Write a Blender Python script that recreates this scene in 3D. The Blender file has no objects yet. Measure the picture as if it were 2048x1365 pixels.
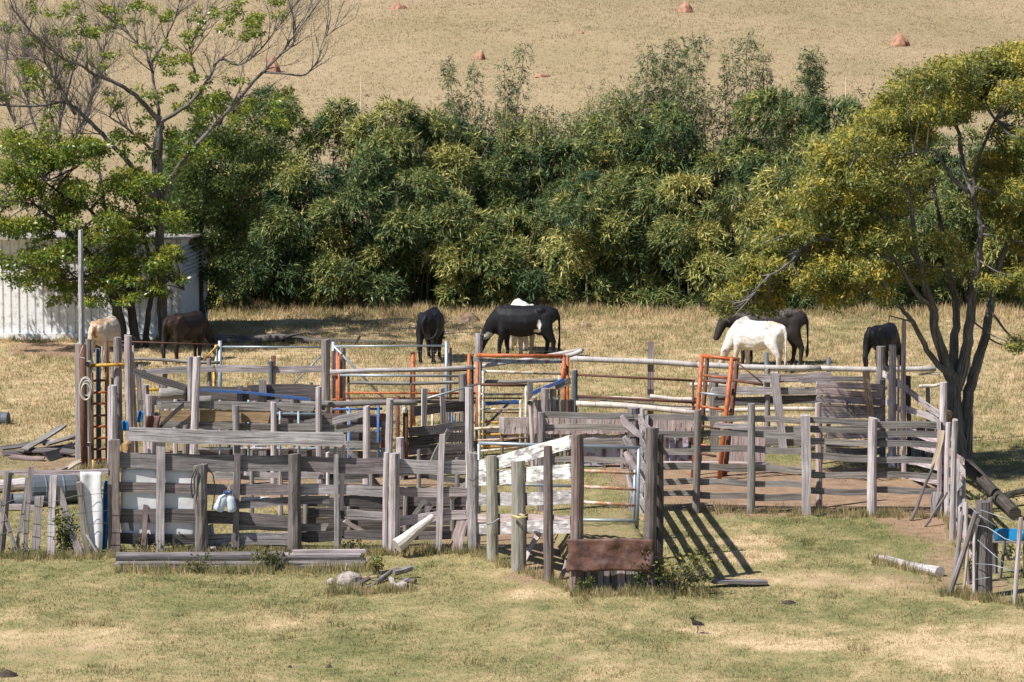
import bpy, math, random
import numpy as np
from mathutils import Vector, Matrix

S = bpy.context.scene
COL = S.collection
random.seed(7)
RNG = np.random.default_rng(7)

# ------------------------------------------------------------------ camera
FPX = 7500.0            # focal length in photograph pixels (2048 wide)
CAMH = 11.3
TH = math.atan((682.5 + 188.0) / FPX)
cam_d = bpy.data.cameras.new('camera')
cam = bpy.data.objects.new('camera', cam_d)
COL.objects.link(cam)
cam.location = (0, 0, CAMH)
cam.rotation_euler = (math.pi / 2 - TH, 0, 0)
cam_d.sensor_width = 36.0
cam_d.lens = FPX / 2048.0 * 36.0
cam_d.clip_end = 6000
S.camera = cam

# ------------------------------------------------------------------ light
SUN_AZ = math.radians(58)    # left of the viewing direction, behind the camera
SUN_EL = math.radians(51)
sd = Vector((-math.sin(SUN_AZ) * math.cos(SUN_EL), -math.cos(SUN_AZ) * math.cos(SUN_EL), math.sin(SUN_EL)))
W = bpy.data.worlds.new('World')
S.world = W
W.use_nodes = True
nt = W.node_tree
sky = nt.nodes.new('ShaderNodeTexSky')
sky.sky_type = 'NISHITA'
sky.sun_disc = False
sky.sun_elevation = SUN_EL
sky.sun_rotation = math.atan2(sd.x, sd.y)
sky.air_density = 1.0
sky.dust_density = 0.4
sky.ozone_density = 4.0
bg = nt.nodes['Background']
bg.inputs[1].default_value = 0.065
nt.links.new(sky.outputs[0], bg.inputs[0])
sun_d = bpy.data.lights.new('sun', 'SUN')
sun_d.energy = 5.0
sun_d.angle = math.radians(0.53)
sun_d.color = (1.0, 0.955, 0.885)
sun = bpy.data.objects.new('sun', sun_d)
COL.objects.link(sun)
sun.rotation_euler = sd.to_track_quat('Z', 'Y').to_euler()
sun.location = (-30, -20, 60)
S.render.engine = 'CYCLES'
S.view_settings.view_transform = 'Standard'
S.view_settings.look = 'None'
S.view_settings.gamma = 1.0
S.view_settings.exposure = 0.5
S.cycles.max_bounces = 6
S.cycles.transparent_max_bounces = 8

# ------------------------------------------------------------------ pixel helpers
CT, ST = math.cos(TH), math.sin(TH)

def ray(px, py):
    u = (px - 1024.0) / FPX
    v = (py - 682.5) / FPX
    return Vector((u, CT - v * ST, -ST - v * CT))

def terrain(x, y):
    """height of the land: level by the corral, a hillside behind the bamboo"""
    t = np.maximum(0.0, np.asarray(y, float) - 116.0)
    z = 0.0605 * (np.sqrt(t * t + 64.0) - 8.0)
    z = np.where(t > 330, z - 0.0605 * (t - 330) * 0.9, z)
    x = np.asarray(x, float)
    z = z + np.clip(t / 60, 0, 1) * (0.35 * np.sin(x * 0.11 + y * 0.035) + 0.2 * np.sin(x * 0.031 - y * 0.06 + 1.3))
    near = np.clip((64.0 - np.asarray(y, float)) / 6.0, 0, 1)
    z = z + near * 0.03 * np.sin(x * 0.9 + 1.0) + 0.012 * np.sin(x * 1.7 + y * 1.1) * np.clip(1 - t, 0, 1)
    return z

def G(px, py, z=0.0):
    d = ray(px, py)
    t = (z - CAMH) / d.z
    return Vector((d.x * t, d.y * t, z))

def GT(px, py):
    d = ray(px, py)
    t = 40.0
    for i in range(4000):
        x, y, z = d.x * t, d.y * t, CAMH + d.z * t
        if z <= float(terrain(x, y)):
            break
        t += 0.15
    return Vector((x, y, float(terrain(x, y))))

def AT(px, py, Y):
    d = ray(px, py)
    t = Y / d.y
    return Vector((d.x * t, Y, CAMH + d.z * t))

def scale_at(P):
    return FPX / (P[1] * CT + (CAMH - P[2]) * ST)

def project(P):
    P = np.asarray(P, float)
    zc = P[:, 1] * CT + (CAMH - P[:, 2]) * ST
    yc = (CAMH - P[:, 2]) * CT - P[:, 1] * ST
    return 1024 + FPX * P[:, 0] / zc, 682.5 + FPX * yc / zc

# ------------------------------------------------------------------ noise
def _hash(i, j, s):
    n = (i * 374761393 + j * 668265263 + s * 974711) & 0xFFFFFFFF
    n = ((n ^ (n >> 13)) * 1274126177) & 0xFFFFFFFF
    return ((n ^ (n >> 16)) & 0xFFFF) / 65535.0

def vnoise(x, y, s=0):
    x = np.asarray(x, float); y = np.asarray(y, float)
    i = np.floor(x).astype(np.int64); j = np.floor(y).astype(np.int64)
    fx = x - i; fy = y - j
    fx = fx * fx * (3 - 2 * fx); fy = fy * fy * (3 - 2 * fy)
    a = _hash(i, j, s); b = _hash(i + 1, j, s); c = _hash(i, j + 1, s); d = _hash(i + 1, j + 1, s)
    return (a * (1 - fx) + b * fx) * (1 - fy) + (c * (1 - fx) + d * fx) * fy

def fbm(x, y, s=0, o=4):
    t = 0; a = 0.5; n = 0
    for k in range(o):
        t = t + a * vnoise(x * 2 ** k, y * 2 ** k, s + k * 17); n += a; a *= 0.5
    return t / n

def smooth(a, b, x):
    t = np.clip((x - a) / (b - a), 0, 1)
    return t * t * (3 - 2 * t)

# ------------------------------------------------------------------ materials
M = {}

def newmat(name):
    m = bpy.data.materials.new(name)
    m.use_nodes = True
    n = m.node_tree.nodes; l = m.node_tree.links
    M[name] = m
    return m, n, l, n['Principled BSDF']

def ramp(n, stops):
    r = n.new('ShaderNodeValToRGB')
    e = r.color_ramp.elements
    while len(e) < len(stops):
        e.new(0.5)
    for k, (p, c) in enumerate(stops):
        e[k].position = p
        e[k].color = (c[0], c[1], c[2], 1)
    return r

def rand_uv(n, l, sc):
    """UV (metres) shifted by a per-object amount, then scaled"""
    tc = n.new('ShaderNodeTexCoord')
    oi = n.new('ShaderNodeObjectInfo')
    ml = n.new('ShaderNodeMath'); ml.operation = 'MULTIPLY'; ml.inputs[1].default_value = 57.0
    l.new(oi.outputs['Random'], ml.inputs[0])
    cb = n.new('ShaderNodeCombineXYZ')
    l.new(ml.outputs[0], cb.inputs[0]); l.new(ml.outputs[0], cb.inputs[1]); l.new(ml.outputs[0], cb.inputs[2])
    ad = n.new('ShaderNodeVectorMath'); ad.operation = 'ADD'
    l.new(tc.outputs['UV'], ad.inputs[0]); l.new(cb.outputs[0], ad.inputs[1])
    mp = n.new('ShaderNodeVectorMath'); mp.operation = 'MULTIPLY'
    mp.inputs[1].default_value = sc
    l.new(ad.outputs[0], mp.inputs[0])
    return mp, ad, oi

def noise(n, l, vec, scale, detail=4, rough=0.6):
    t = n.new('ShaderNodeTexNoise')
    t.inputs['Scale'].default_value = scale
    t.inputs['Detail'].default_value = detail
    t.inputs['Roughness'].default_value = rough
    l.new(vec, t.inputs['Vector'])
    return t

def mixc(n, l, fac, a, b, mode='MIX'):
    x = n.new('ShaderNodeMix'); x.data_type = 'RGBA'; x.blend_type = mode
    for sock, v in ((x.inputs[0], fac), (x.inputs[6], a), (x.inputs[7], b)):
        if hasattr(v, 'links'):
            l.new(v, sock)
        elif isinstance(v, (int, float)):
            sock.default_value = v
        else:
            sock.default_value = (v[0], v[1], v[2], 1)
    return x.outputs[2]

def bump(n, l, h, p, strength=0.5, dist=0.01):
    b = n.new('ShaderNodeBump')
    b.inputs['Strength'].default_value = strength
    b.inputs['Distance'].default_value = dist
    l.new(h, b.inputs['Height'])
    l.new(b.outputs[0], p.inputs['Normal'])

def wood(name, dark, mid, light, stain=(0.10, 0.085, 0.07), vary=0.42, paint=None, paint_amt=0.5):
    if not name.startswith('bark'):
        K = 1.0 if name in ('fresh_wood', 'whitewash') else 1.6
        cool = (1.0, 0.965, 1.0) if name in ('grey_wood', 'pale_wood', 'olive_wood', 'brown_wood', 'dark_wood', 'pinkish_wood') else (1, 1, 1)
        dark, mid, light, stain = [[min(0.8, q * K * t) for q, t in zip(c, cool)] for c in (dark, mid, light, stain)]
    m, n, l, p = newmat(name)
    mp, ad, oi = rand_uv(n, l, (1.6, 34.0, 1.0))
    g = noise(n, l, mp.outputs[0], 1.0, 6, 0.65)
    r = ramp(n, [(0.30, dark), (0.47, mid), (0.70, light)])
    l.new(g.outputs[0], r.inputs[0])
    b = noise(n, l, ad.outputs[0], 1.7, 4, 0.7)
    sr = ramp(n, [(0.38, (0, 0, 0)), (0.68, (1, 1, 1))])
    l.new(b.outputs[0], sr.inputs[0])
    c = mixc(n, l, sr.outputs[0], stain, r.outputs[0])
    c = mixc(n, l, 0.55, r.outputs[0], c)
    mp3 = n.new('ShaderNodeVectorMath'); mp3.operation = 'MULTIPLY'; mp3.inputs[1].default_value = (0.9, 62.0, 1.0)
    l.new(ad.outputs[0], mp3.inputs[0])
    ck = noise(n, l, mp3.outputs[0], 1.0, 3, 0.6)
    cr = ramp(n, [(0.36, (0.30, 0.28, 0.27)), (0.45, (1, 1, 1))]); l.new(ck.outputs[0], cr.inputs[0])
    c = mixc(n, l, 1.0, c, cr.outputs[0], 'MULTIPLY')
    if paint is not None:
        mp2 = n.new('ShaderNodeVectorMath'); mp2.operation = 'MULTIPLY'; mp2.inputs[1].default_value = (2.6, 13, 1)
        l.new(ad.outputs[0], mp2.inputs[0])
        pn = noise(n, l, mp2.outputs[0], 1.0, 5, 0.7)
        pr = ramp(n, [(0.25 + paint_amt * 0.32, (1, 1, 1)), (0.40 + paint_amt * 0.34, (0, 0, 0))])
        l.new(pn.outputs[0], pr.inputs[0])
        c = mixc(n, l, pr.outputs[0], c, paint)
    mr = n.new('ShaderNodeMapRange')
    mr.inputs[3].default_value = 1 - vary; mr.inputs[4].default_value = 1 + vary * 0.6
    l.new(oi.outputs['Random'], mr.inputs[0])
    hs = n.new('ShaderNodeHueSaturation')
    sm = n.new('ShaderNodeMath'); sm.operation = 'FRACT'; s9 = n.new('ShaderNodeMath'); s9.operation = 'MULTIPLY'; s9.inputs[1].default_value = 17.3
    l.new(oi.outputs['Random'], s9.inputs[0]); l.new(s9.outputs[0], sm.inputs[0])
    sr2 = n.new('ShaderNodeMapRange'); sr2.inputs[3].default_value = 0.55; sr2.inputs[4].default_value = 1.2
    l.new(sm.outputs[0], sr2.inputs[0]); l.new(sr2.outputs[0], hs.inputs['Saturation'])
    l.new(mr.outputs[0], hs.inputs['Value'])
    l.new(c, hs.inputs['Color'])
    l.new(hs.outputs[0], p.inputs['Base Color'])
    p.inputs['Roughness'].default_value = 0.88
    p.inputs['Specular IOR Level'].default_value = 0.2
    bump(n, l, g.outputs[0], p, 0.8, 0.012)
    return m

def metal(name, c, rust=None, amt=0.3, rough=0.5, metallic=0.0, objscale=None):
    m, n, l, p = newmat(name)
    mp, ad, oi = rand_uv(n, l, (1, 1, 1))
    if objscale:
        tco = n.new('ShaderNodeTexCoord')
        g = noise(n, l, tco.outputs['Object'], objscale, 7, 0.72)
    else:
        g = noise(n, l, mp.outputs[0], 7.0, 6, 0.7)
    if rust is not None:
        r = ramp(n, [(0.62 - amt * 0.5, (0, 0, 0)), (0.70 - amt * 0.4, (1, 1, 1))])
        l.new(g.outputs[0], r.inputs[0])
        col = mixc(n, l, r.outputs[0], c, rust)
    else:
        r = ramp(n, [(0.3, [k * 0.8 for k in c]), (0.7, [k * 1.1 for k in c])])
        l.new(g.outputs[0], r.inputs[0])
        col = r.outputs[0]
    l.new(col, p.inputs['Base Color'])
    p.inputs['Roughness'].default_value = rough
    p.inputs['Metallic'].default_value = metallic
    bump(n, l, g.outputs[0], p, 0.7 if objscale else 0.25, 0.03 if objscale else 0.004)
    return m

wood('grey_wood', (0.10, 0.09, 0.09), (0.24, 0.22, 0.22), (0.40, 0.37, 0.37))
wood('pale_wood', (0.16, 0.14, 0.14), (0.34, 0.30, 0.30), (0.50, 0.46, 0.46), stain=(0.2, 0.17, 0.16), vary=0.25)
wood('dark_wood', (0.035, 0.03, 0.028), (0.09, 0.08, 0.076), (0.17, 0.15, 0.14), stain=(0.05, 0.045, 0.04))
wood('brown_wood', (0.08, 0.062, 0.055), (0.185, 0.15, 0.138), (0.30, 0.26, 0.245), stain=(0.08, 0.06, 0.05))
wood('tan_wood', (0.20, 0.13, 0.07), (0.34, 0.24, 0.13), (0.46, 0.34, 0.21), stain=(0.16, 0.10, 0.06))
wood('green_post', (0.10, 0.095, 0.082), (0.20, 0.193, 0.170), (0.31, 0.30, 0.268), stain=(0.16, 0.15, 0.12), vary=0.15)
wood('olive_wood', (0.07, 0.066, 0.06), (0.165, 0.157, 0.142), (0.28, 0.268, 0.245), vary=0.25)
wood('whitewash', (0.16, 0.14, 0.14), (0.30, 0.28, 0.29), (0.42, 0.40, 0.42), paint=(0.74, 0.73, 0.70), paint_amt=0.62, vary=0.1)
wood('worn_whitewash', (0.14, 0.13, 0.13), (0.28, 0.26, 0.27), (0.40, 0.38, 0.40), paint=(0.68, 0.66, 0.66), paint_amt=0.35, vary=0.15)
wood('pinkish_wood', (0.17, 0.14, 0.13), (0.30, 0.25, 0.235), (0.42, 0.37, 0.35), stain=(0.22, 0.17, 0.155), vary=0.2)
wood('pale_palm', (0.34, 0.29, 0.24), (0.42, 0.37, 0.32), (0.50, 0.46, 0.42), stain=(0.33, 0.28, 0.24), vary=0.05)
wood('fresh_wood', (0.42, 0.24, 0.10), (0.60, 0.40, 0.20), (0.72, 0.55, 0.34), stain=(0.5, 0.32, 0.16), vary=0.1)
wood('bark_pale', (0.07, 0.063, 0.058), (0.165, 0.15, 0.138), (0.36, 0.335, 0.315), stain=(0.025, 0.022, 0.02), vary=0.05)
wood('bark_dark', (0.03, 0.026, 0.024), (0.075, 0.064, 0.056), (0.16, 0.14, 0.125), stain=(0.03, 0.026, 0.024), vary=0.05)
wood('bark_twig', (0.10, 0.08, 0.075), (0.19, 0.16, 0.15), (0.30, 0.27, 0.25), stain=(0.12, 0.10, 0.09), vary=0.05)
metal('rust_pipe', (0.17, 0.07, 0.035), (0.10, 0.045, 0.03), 0.5, 0.8)
metal('orange_pipe', (0.46, 0.115, 0.03), (0.20, 0.07, 0.03), 0.28, 0.55)
metal('yellow_pipe', (0.62, 0.36, 0.03), (0.24, 0.09, 0.03), 0.3, 0.5)
metal('cream_pipe', (0.50, 0.49, 0.40), (0.26, 0.13, 0.07), 0.25, 0.55)
metal('silver_pipe', (0.33, 0.38, 0.42), None, 0, 0.42, 0.35)
metal('rusted_white_pipe', (0.62, 0.55, 0.50), (0.42, 0.22, 0.11), 0.45, 0.55)
metal('blue_paint', (0.035, 0.12, 0.34), (0.16, 0.12, 0.12), 0.2, 0.55)
metal('pale_blue_paint', (0.30, 0.42, 0.50), (0.22, 0.12, 0.09), 0.3, 0.5)
metal('grey_plastic', (0.10, 0.115, 0.14), None, 0, 0.65)
metal('slate_pipe', (0.10, 0.115, 0.14), None, 0, 0.65)
metal('black_rubber_and_shade', (0.018, 0.018, 0.02), None, 0, 0.6)  # also blackens hollow ends in place of the shade inside
metal('rope_white', (0.55, 0.52, 0.46), None, 0, 0.9)
metal('rope_yellow', (0.50, 0.42, 0.20), None, 0, 0.9)
metal('wire', (0.20, 0.21, 0.21), None, 0, 0.5, 0.5)
metal('rust_sheet', (0.145, 0.068, 0.05), (0.075, 0.038, 0.032), 0.32, 0.6, 0, 5.0)
metal('peeling_panel', (0.42, 0.42, 0.50), (0.20, 0.10, 0.08), 0.22, 0.6)
metal('shed_white', (0.86, 0.87, 0.89), (0.66, 0.65, 0.64), 0.22, 0.5)
metal('shed_shade_grey', (0.50, 0.54, 0.58), None, 0, 0.45)  # bluish shade of the side wall put into its colour
metal('roof_sheet', (0.42, 0.41, 0.39), (0.26, 0.18, 0.13), 0.25, 0.6)
metal('stone', (0.40, 0.35, 0.32), (0.22, 0.175, 0.155), 0.32, 0.9, 0, 9.0)
metal('termite_soil', (0.40, 0.215, 0.14), (0.27, 0.14, 0.09), 0.35, 0.95, 0, 3.0)
metal('ant_soil', (0.26, 0.18, 0.125), (0.15, 0.10, 0.07), 0.35, 0.95, 0, 6.0)
metal('dung', (0.06, 0.045, 0.035), None, 0, 0.9)
metal('horn', (0.46, 0.40, 0.30), None, 0, 0.5)
metal('hoof', (0.05, 0.045, 0.04), None, 0, 0.5)

def cloth(name, c, trans=0.25, rough=0.7, scale=6):
    m, n, l, p = newmat(name)
    tc = n.new('ShaderNodeTexCoord')
    g = noise(n, l, tc.outputs['Object'], scale, 3, 0.5)
    r = ramp(n, [(0.3, [k * 0.86 for k in c]), (0.7, c)])
    l.new(g.outputs[0], r.inputs[0]); l.new(r.outputs[0], p.inputs['Base Color'])
    p.inputs['Roughness'].default_value = rough
    bump(n, l, g.outputs[0], p, 0.4, 0.02)
    if trans > 0:
        t = n.new('ShaderNodeBsdfTranslucent'); l.new(r.outputs[0], t.inputs[0])
        mx = n.new('ShaderNodeMixShader'); mx.inputs[0].default_value = trans
        l.new(p.outputs[0], mx.inputs[1]); l.new(t.outputs[0], mx.inputs[2])
        l.new(mx.outputs[0], n['Material Output'].inputs[0])
    return m
cloth('white_tarp', (0.82, 0.82, 0.84), 0.12)
cloth('blue_tarp', (0.015, 0.16, 0.42), 0.1, 0.4)
cloth('sky_tarp', (0.015, 0.21, 0.46), 0.1, 0.45)
cloth('dark_plastic', (0.025, 0.028, 0.03), 0, 0.5)

m, n, l, p = newmat('bottle_plastic')
p.inputs['Base Color'].default_value = (0.70, 0.80, 0.90, 1)
p.inputs['Roughness'].default_value = 0.15
p.inputs['Transmission Weight'].default_value = 0.4
p.inputs['IOR'].default_value = 1.2

# bamboo cane with dark rings at the nodes
def cane(name, c, ring):
    m, n, l, p = newmat(name)
    mp, ad, oi = rand_uv(n, l, (1, 1, 1))
    sx = n.new('ShaderNodeSeparateXYZ'); l.new(ad.outputs[0], sx.inputs[0])
    mu = n.new('ShaderNodeMath'); mu.operation = 'MULTIPLY'; mu.inputs[1].default_value = 3.1
    l.new(sx.outputs[0], mu.inputs[0])
    fr = n.new('ShaderNodeMath'); fr.operation = 'FRACT'; l.new(mu.outputs[0], fr.inputs[0])
    r = ramp(n, [(0.0, (1, 1, 1)), (0.06, (0, 0, 0))]); l.new(fr.outputs[0], r.inputs[0])
    g = noise(n, l, ad.outputs[0], 5, 4, 0.6)
    r2 = ramp(n, [(0.35, [k * 0.72 for k in c]), (0.65, c)]); l.new(g.outputs[0], r2.inputs[0])
    cc = mixc(n, l, r.outputs[0], r2.outputs[0], ring)
    l.new(cc, p.inputs['Base Color'])
    p.inputs['Roughness'].default_value = 0.55
cane('white_cane', (0.66, 0.58, 0.52), (0.22, 0.15, 0.12))
cane('grey_cane', (0.52, 0.48, 0.46), (0.2, 0.16, 0.14))
cane('green_cane', (0.20, 0.20, 0.09), (0.10, 0.10, 0.05))
cane('tan_cane', (0.56, 0.44, 0.28), (0.25, 0.17, 0.1))

def leafmat(name, stops, trans=0.35, rough=0.45, spec=0.4):
    m, n, l, p = newmat(name)
    a = n.new('ShaderNodeAttribute'); a.attribute_name = 'tint'
    r = ramp(n, stops); l.new(a.outputs['Fac'], r.inputs[0])
    l.new(r.outputs[0], p.inputs['Base Color'])
    p.inputs['Roughness'].default_value = rough
    p.inputs['Specular IOR Level'].default_value = spec
    t = n.new('ShaderNodeBsdfTranslucent'); l.new(r.outputs[0], t.inputs[0])
    mx = n.new('ShaderNodeMixShader'); mx.inputs[0].default_value = trans
    l.new(p.outputs[0], mx.inputs[1]); l.new(t.outputs[0], mx.inputs[2])
    l.new(mx.outputs[0], n['Material Output'].inputs[0])
    return m
leafmat('bamboo_leaf', [(0, (0.028, 0.060, 0.034)), (0.4, (0.085, 0.135, 0.05)), (0.7, (0.27, 0.285, 0.085)), (1, (0.54, 0.47, 0.15))], 0.10, 0.5, 0.3)
leafmat('pinnate_leaf', [(0, (0.08, 0.115, 0.04)), (0.4, (0.19, 0.22, 0.065)), (0.7, (0.37, 0.34, 0.07)), (1, (0.62, 0.49, 0.075))], 0.36)
leafmat('broad_leaf', [(0, (0.05, 0.09, 0.022)), (0.5, (0.135, 0.20, 0.032)), (0.85, (0.30, 0.34, 0.045)), (1, (0.42, 0.37, 0.06))], 0.35, 0.35, 0.5)
leafmat('dark_broad_leaf', [(0, (0.035, 0.065, 0.02)), (0.6, (0.085, 0.13, 0.03)), (1, (0.18, 0.21, 0.05))], 0.3)
leafmat('weed_leaf', [(0, (0.035, 0.06, 0.018)), (0.5, (0.085, 0.115, 0.028)), (0.85, (0.22, 0.20, 0.04)), (1, (0.38, 0.28, 0.06))], 0.3)
GRASS_STOPS = [(0.0, (0.14, 0.15, 0.058)), (0.3, (0.225, 0.213, 0.092)), (0.6, (0.365, 0.30, 0.152)), (0.85, (0.50, 0.385, 0.22)), (1.0, (0.62, 0.48, 0.30))]
leafmat('grass_blade', GRASS_STOPS, 0.3, 0.7, 0.2)
leafmat('hill_grass', [(0, (0.33, 0.265, 0.15)), (0.5, (0.39, 0.31, 0.185)), (1, (0.47, 0.37, 0.23))], 0.4, 0.8, 0.1)

# ------------------------------------------------------------------ mesh building
class MB:
    def __init__(s):
        s.v = []; s.f = []; s.uv = []
    def quad(s, a, b, c, d, uv=None):
        k = len(s.v); s.v += [tuple(a), tuple(b), tuple(c), tuple(d)]
        s.f.append((k, k + 1, k + 2, k + 3))
        s.uv += uv or [(0, 0), (1, 0), (1, 1), (0, 1)]
    def sweep(s, pts, radii, sides=8, rough=0.0, cap=True, ov=1.0, squash=None):
        pts = [Vector(q) for q in pts]
        n = len(pts)
        k0 = len(s.v)
        up = None
        acc = 0.0
        L = []
        ang0 = random.random() * 6.28
        for i, q in enumerate(pts):
            d = (pts[min(i + 1, n - 1)] - pts[max(i - 1, 0)])
            d = d.normalized() if d.length > 1e-9 else Vector((0, 0, 1))
            if up is None:
                up = d.orthogonal().normalized()
            up = (up - d * up.dot(d))
            up = up.normalized() if up.length > 1e-6 else d.orthogonal().normalized()
            b = d.cross(up)
            if i: acc += (q - pts[i - 1]).length
            L.append(acc)
            for j in range(sides):
                a = 2 * math.pi * j / sides + ang0
                r = radii[i] * (1 + (random.random() - 0.5) * 2 * rough)
                s.v.append(tuple(q + up * (math.cos(a) * r) + b * (math.sin(a) * r * (squash or 1))))
        for i in range(n - 1):
            c0 = 2 * math.pi * radii[i]
            for j in range(sides):
                j2 = (j + 1) % sides
                s.f.append((k0 + i * sides + j, k0 + i * sides + j2, k0 + (i + 1) * sides + j2, k0 + (i + 1) * sides + j))
                va, vb = c0 * j / sides, c0 * (j + 1) / sides
                s.uv += [(L[i], va), (L[i], vb), (L[i + 1], vb), (L[i + 1], va)]
        if cap:
            for i, o in ((0, 1), (n - 1, 0)):
                ids = [k0 + i * sides + j for j in range(sides)]
                if o: ids = ids[::-1]
                s.f.append(tuple(ids))
                s.uv += [(L[i] + 0.3 * radii[i] * math.cos(6.28 * j / sides), radii[i] * math.sin(6.28 * j / sides)) for j in range(sides)]
        return s
    def plank(s, p0, p1, w, t, side, n=5, warp=0.013, taper=1.0, ragged=0.0):
        """board from p0 to p1, w across in direction `side`, t thick"""
        p0 = Vector(p0); p1 = Vector(p1)
        d = (p1 - p0); Lg = d.length; d = d / Lg
        v = Vector(side); v = (v - d * v.dot(d)).normalized()
        nn = d.cross(v)
        k0 = len(s.v)
        n = max(2, min(n, int(Lg / 0.25) + 2))
        ph = random.random() * 6
        for i in range(n + 1):
            f = i / n
            c = p0 + d * (Lg * f) + nn * (math.sin(f * 4 + ph) * warp) + v * (math.sin(f * 5.3 + ph * 2) * warp)
            ww = w * (1 + (taper - 1) * f) * (1 + (random.random() - 0.5) * 0.17)
            tt = t * (1 + (random.random() - 0.5) * 0.15)
            for a, b2 in ((-1, -1), (1, -1), (1, 1), (-1, 1)):
                e = Vector((0, 0, 0))
                if i in (0, n) and ragged:
                    e = d * ((random.random() - 0.5) * ragged)
                s.v.append(tuple(c + v * (a * ww / 2) + nn * (b2 * tt / 2) + e))
        per = [0, w, w + t, 2 * w + t, 2 * w + 2 * t]
        for i in range(n):
            for j in range(4):
                j2 = (j + 1) % 4
                s.f.append((k0 + i * 4 + j, k0 + i * 4 + j2, k0 + (i + 1) * 4 + j2, k0 + (i + 1) * 4 + j))
                u0, u1 = Lg * i / n, Lg * (i + 1) / n
                s.uv += [(u0, per[j]), (u0, per[j + 1]), (u1, per[j + 1]), (u1, per[j])]
        s.f.append((k0 + 3, k0 + 2, k0 + 1, k0))
        s.uv += [(0, 0), (0, w), (t, w), (t, 0)]
        e = k0 + n * 4
        s.f.append((e, e + 1, e + 2, e + 3))
        s.uv += [(0, 0), (0, w), (t, w), (t, 0)]
        return s
    def box(s, c, sx, sy, sz, rz=0.0):
        c = Vector(c)
        a = Vector((math.cos(rz), math.sin(rz), 0)); b = Vector((-math.sin(rz), math.cos(rz), 0))
        return s.plank(c - a * sx / 2, c + a * sx / 2, sy, sz, b, n=2, warp=0)
    def build(s, name, mat, parent=None, smooth_=False, kind=None):
        me = bpy.data.meshes.new(name)
        org = Vector(parent_origin(parent)) if parent is not None else None
        v = [(a[0] - org[0], a[1] - org[1], a[2] - org[2]) for a in s.v] if org is not None else s.v
        me.from_pydata(v, [], s.f)
        if s.uv:
            uvl = me.uv_layers.new(name='UVMap')
            uvl.data.foreach_set('uv', np.asarray(s.uv, np.float32).ravel())
        me.update()
        if smooth_:
            me.polygons.foreach_set('use_smooth', [True] * len(me.polygons))
        me.materials.append(M[mat])
        return link(name, me, parent, kind)

ORG = {}
def parent_origin(p):
    return ORG[p.name]

def link(name, me, parent=None, kind=None):
    o = bpy.data.objects.new(name, me)
    COL.objects.link(o)
    if parent is not None:
        o.parent = parent
        ORG[o.name] = ORG[parent.name]
    else:
        ORG[o.name] = Vector((0, 0, 0))
    if kind: o['kind'] = kind
    return o

def thing(name, label, cat, loc=(0, 0, 0), group=None):
    o = bpy.data.objects.new(name, None)
    o.empty_display_size = 0.2
    COL.objects.link(o)
    o.location = loc
    ORG[o.name] = Vector(loc)
    o['label'] = label; o['category'] = cat
    if group: o['group'] = group
    return o

def tag(o, label, cat, group=None):
    o['label'] = label; o['category'] = cat
    if group: o['group'] = group
    return o

def set_origin(o, p):
    """move a top-level mesh object's origin to p without moving the mesh"""
    o.data.transform(Matrix.Translation(-Vector(p)))
    o.location = p
    ORG[o.name] = Vector(p)

def array_mesh(name, verts, faces, mat, parent=None, tint=None, kind=None, smooth_=False):
    """verts (N,3) and constant-size faces (F,k) as numpy arrays"""
    me = bpy.data.meshes.new(name)
    verts = np.asarray(verts, np.float32)
    if parent is not None:
        verts = verts - np.asarray(ORG[parent.name], np.float32)
    F, k = faces.shape
    me.vertices.add(len(verts)); me.vertices.foreach_set('co', verts.ravel())
    me.loops.add(F * k); me.loops.foreach_set('vertex_index', faces.astype(np.int32).ravel())
    me.polygons.add(F)
    me.polygons.foreach_set('loop_start', np.arange(0, F * k, k, dtype=np.int32))
    me.update(calc_edges=True)
    if tint is not None:
        at = me.attributes.new('tint', 'FLOAT', 'POINT')
        at.data.foreach_set('value', np.asarray(tint, np.float32))
    if smooth_:
        me.polygons.foreach_set('use_smooth', [True] * F)
    me.validate()
    me.materials.append(M[mat])
    return link(name, me, parent, kind)

def unit(a):
    return a / (np.linalg.norm(a, axis=1, keepdims=True) + 1e-9)

def leaves(name, pos, dirs, length, width, tint, mat, parent=None, kind=None, fold=0.25, roll=None):
    """one pointed, slightly folded leaf per row"""
    N = len(pos)
    d = unit(dirs)
    r = RNG.normal(size=(N, 3))
    if roll is not None:
        r = r * roll + np.array([0, 0, 1.0])
        side = unit(np.cross(d, r))
    else:
        side = unit(np.cross(d, r))
    nn = np.cross(d, side)
    L = length[:, None]; Wd = width[:, None]
    mid = pos + d * L * 0.42
    V = np.stack([pos, mid + side * Wd * 0.5 + nn * Wd * fold, pos + d * L, mid - side * Wd * 0.5 + nn * Wd * fold], 1).reshape(-1, 3)
    Fc = np.arange(N * 4).reshape(N, 4)
    return array_mesh(name, V, Fc, mat, parent, np.repeat(tint, 4), kind)

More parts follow.
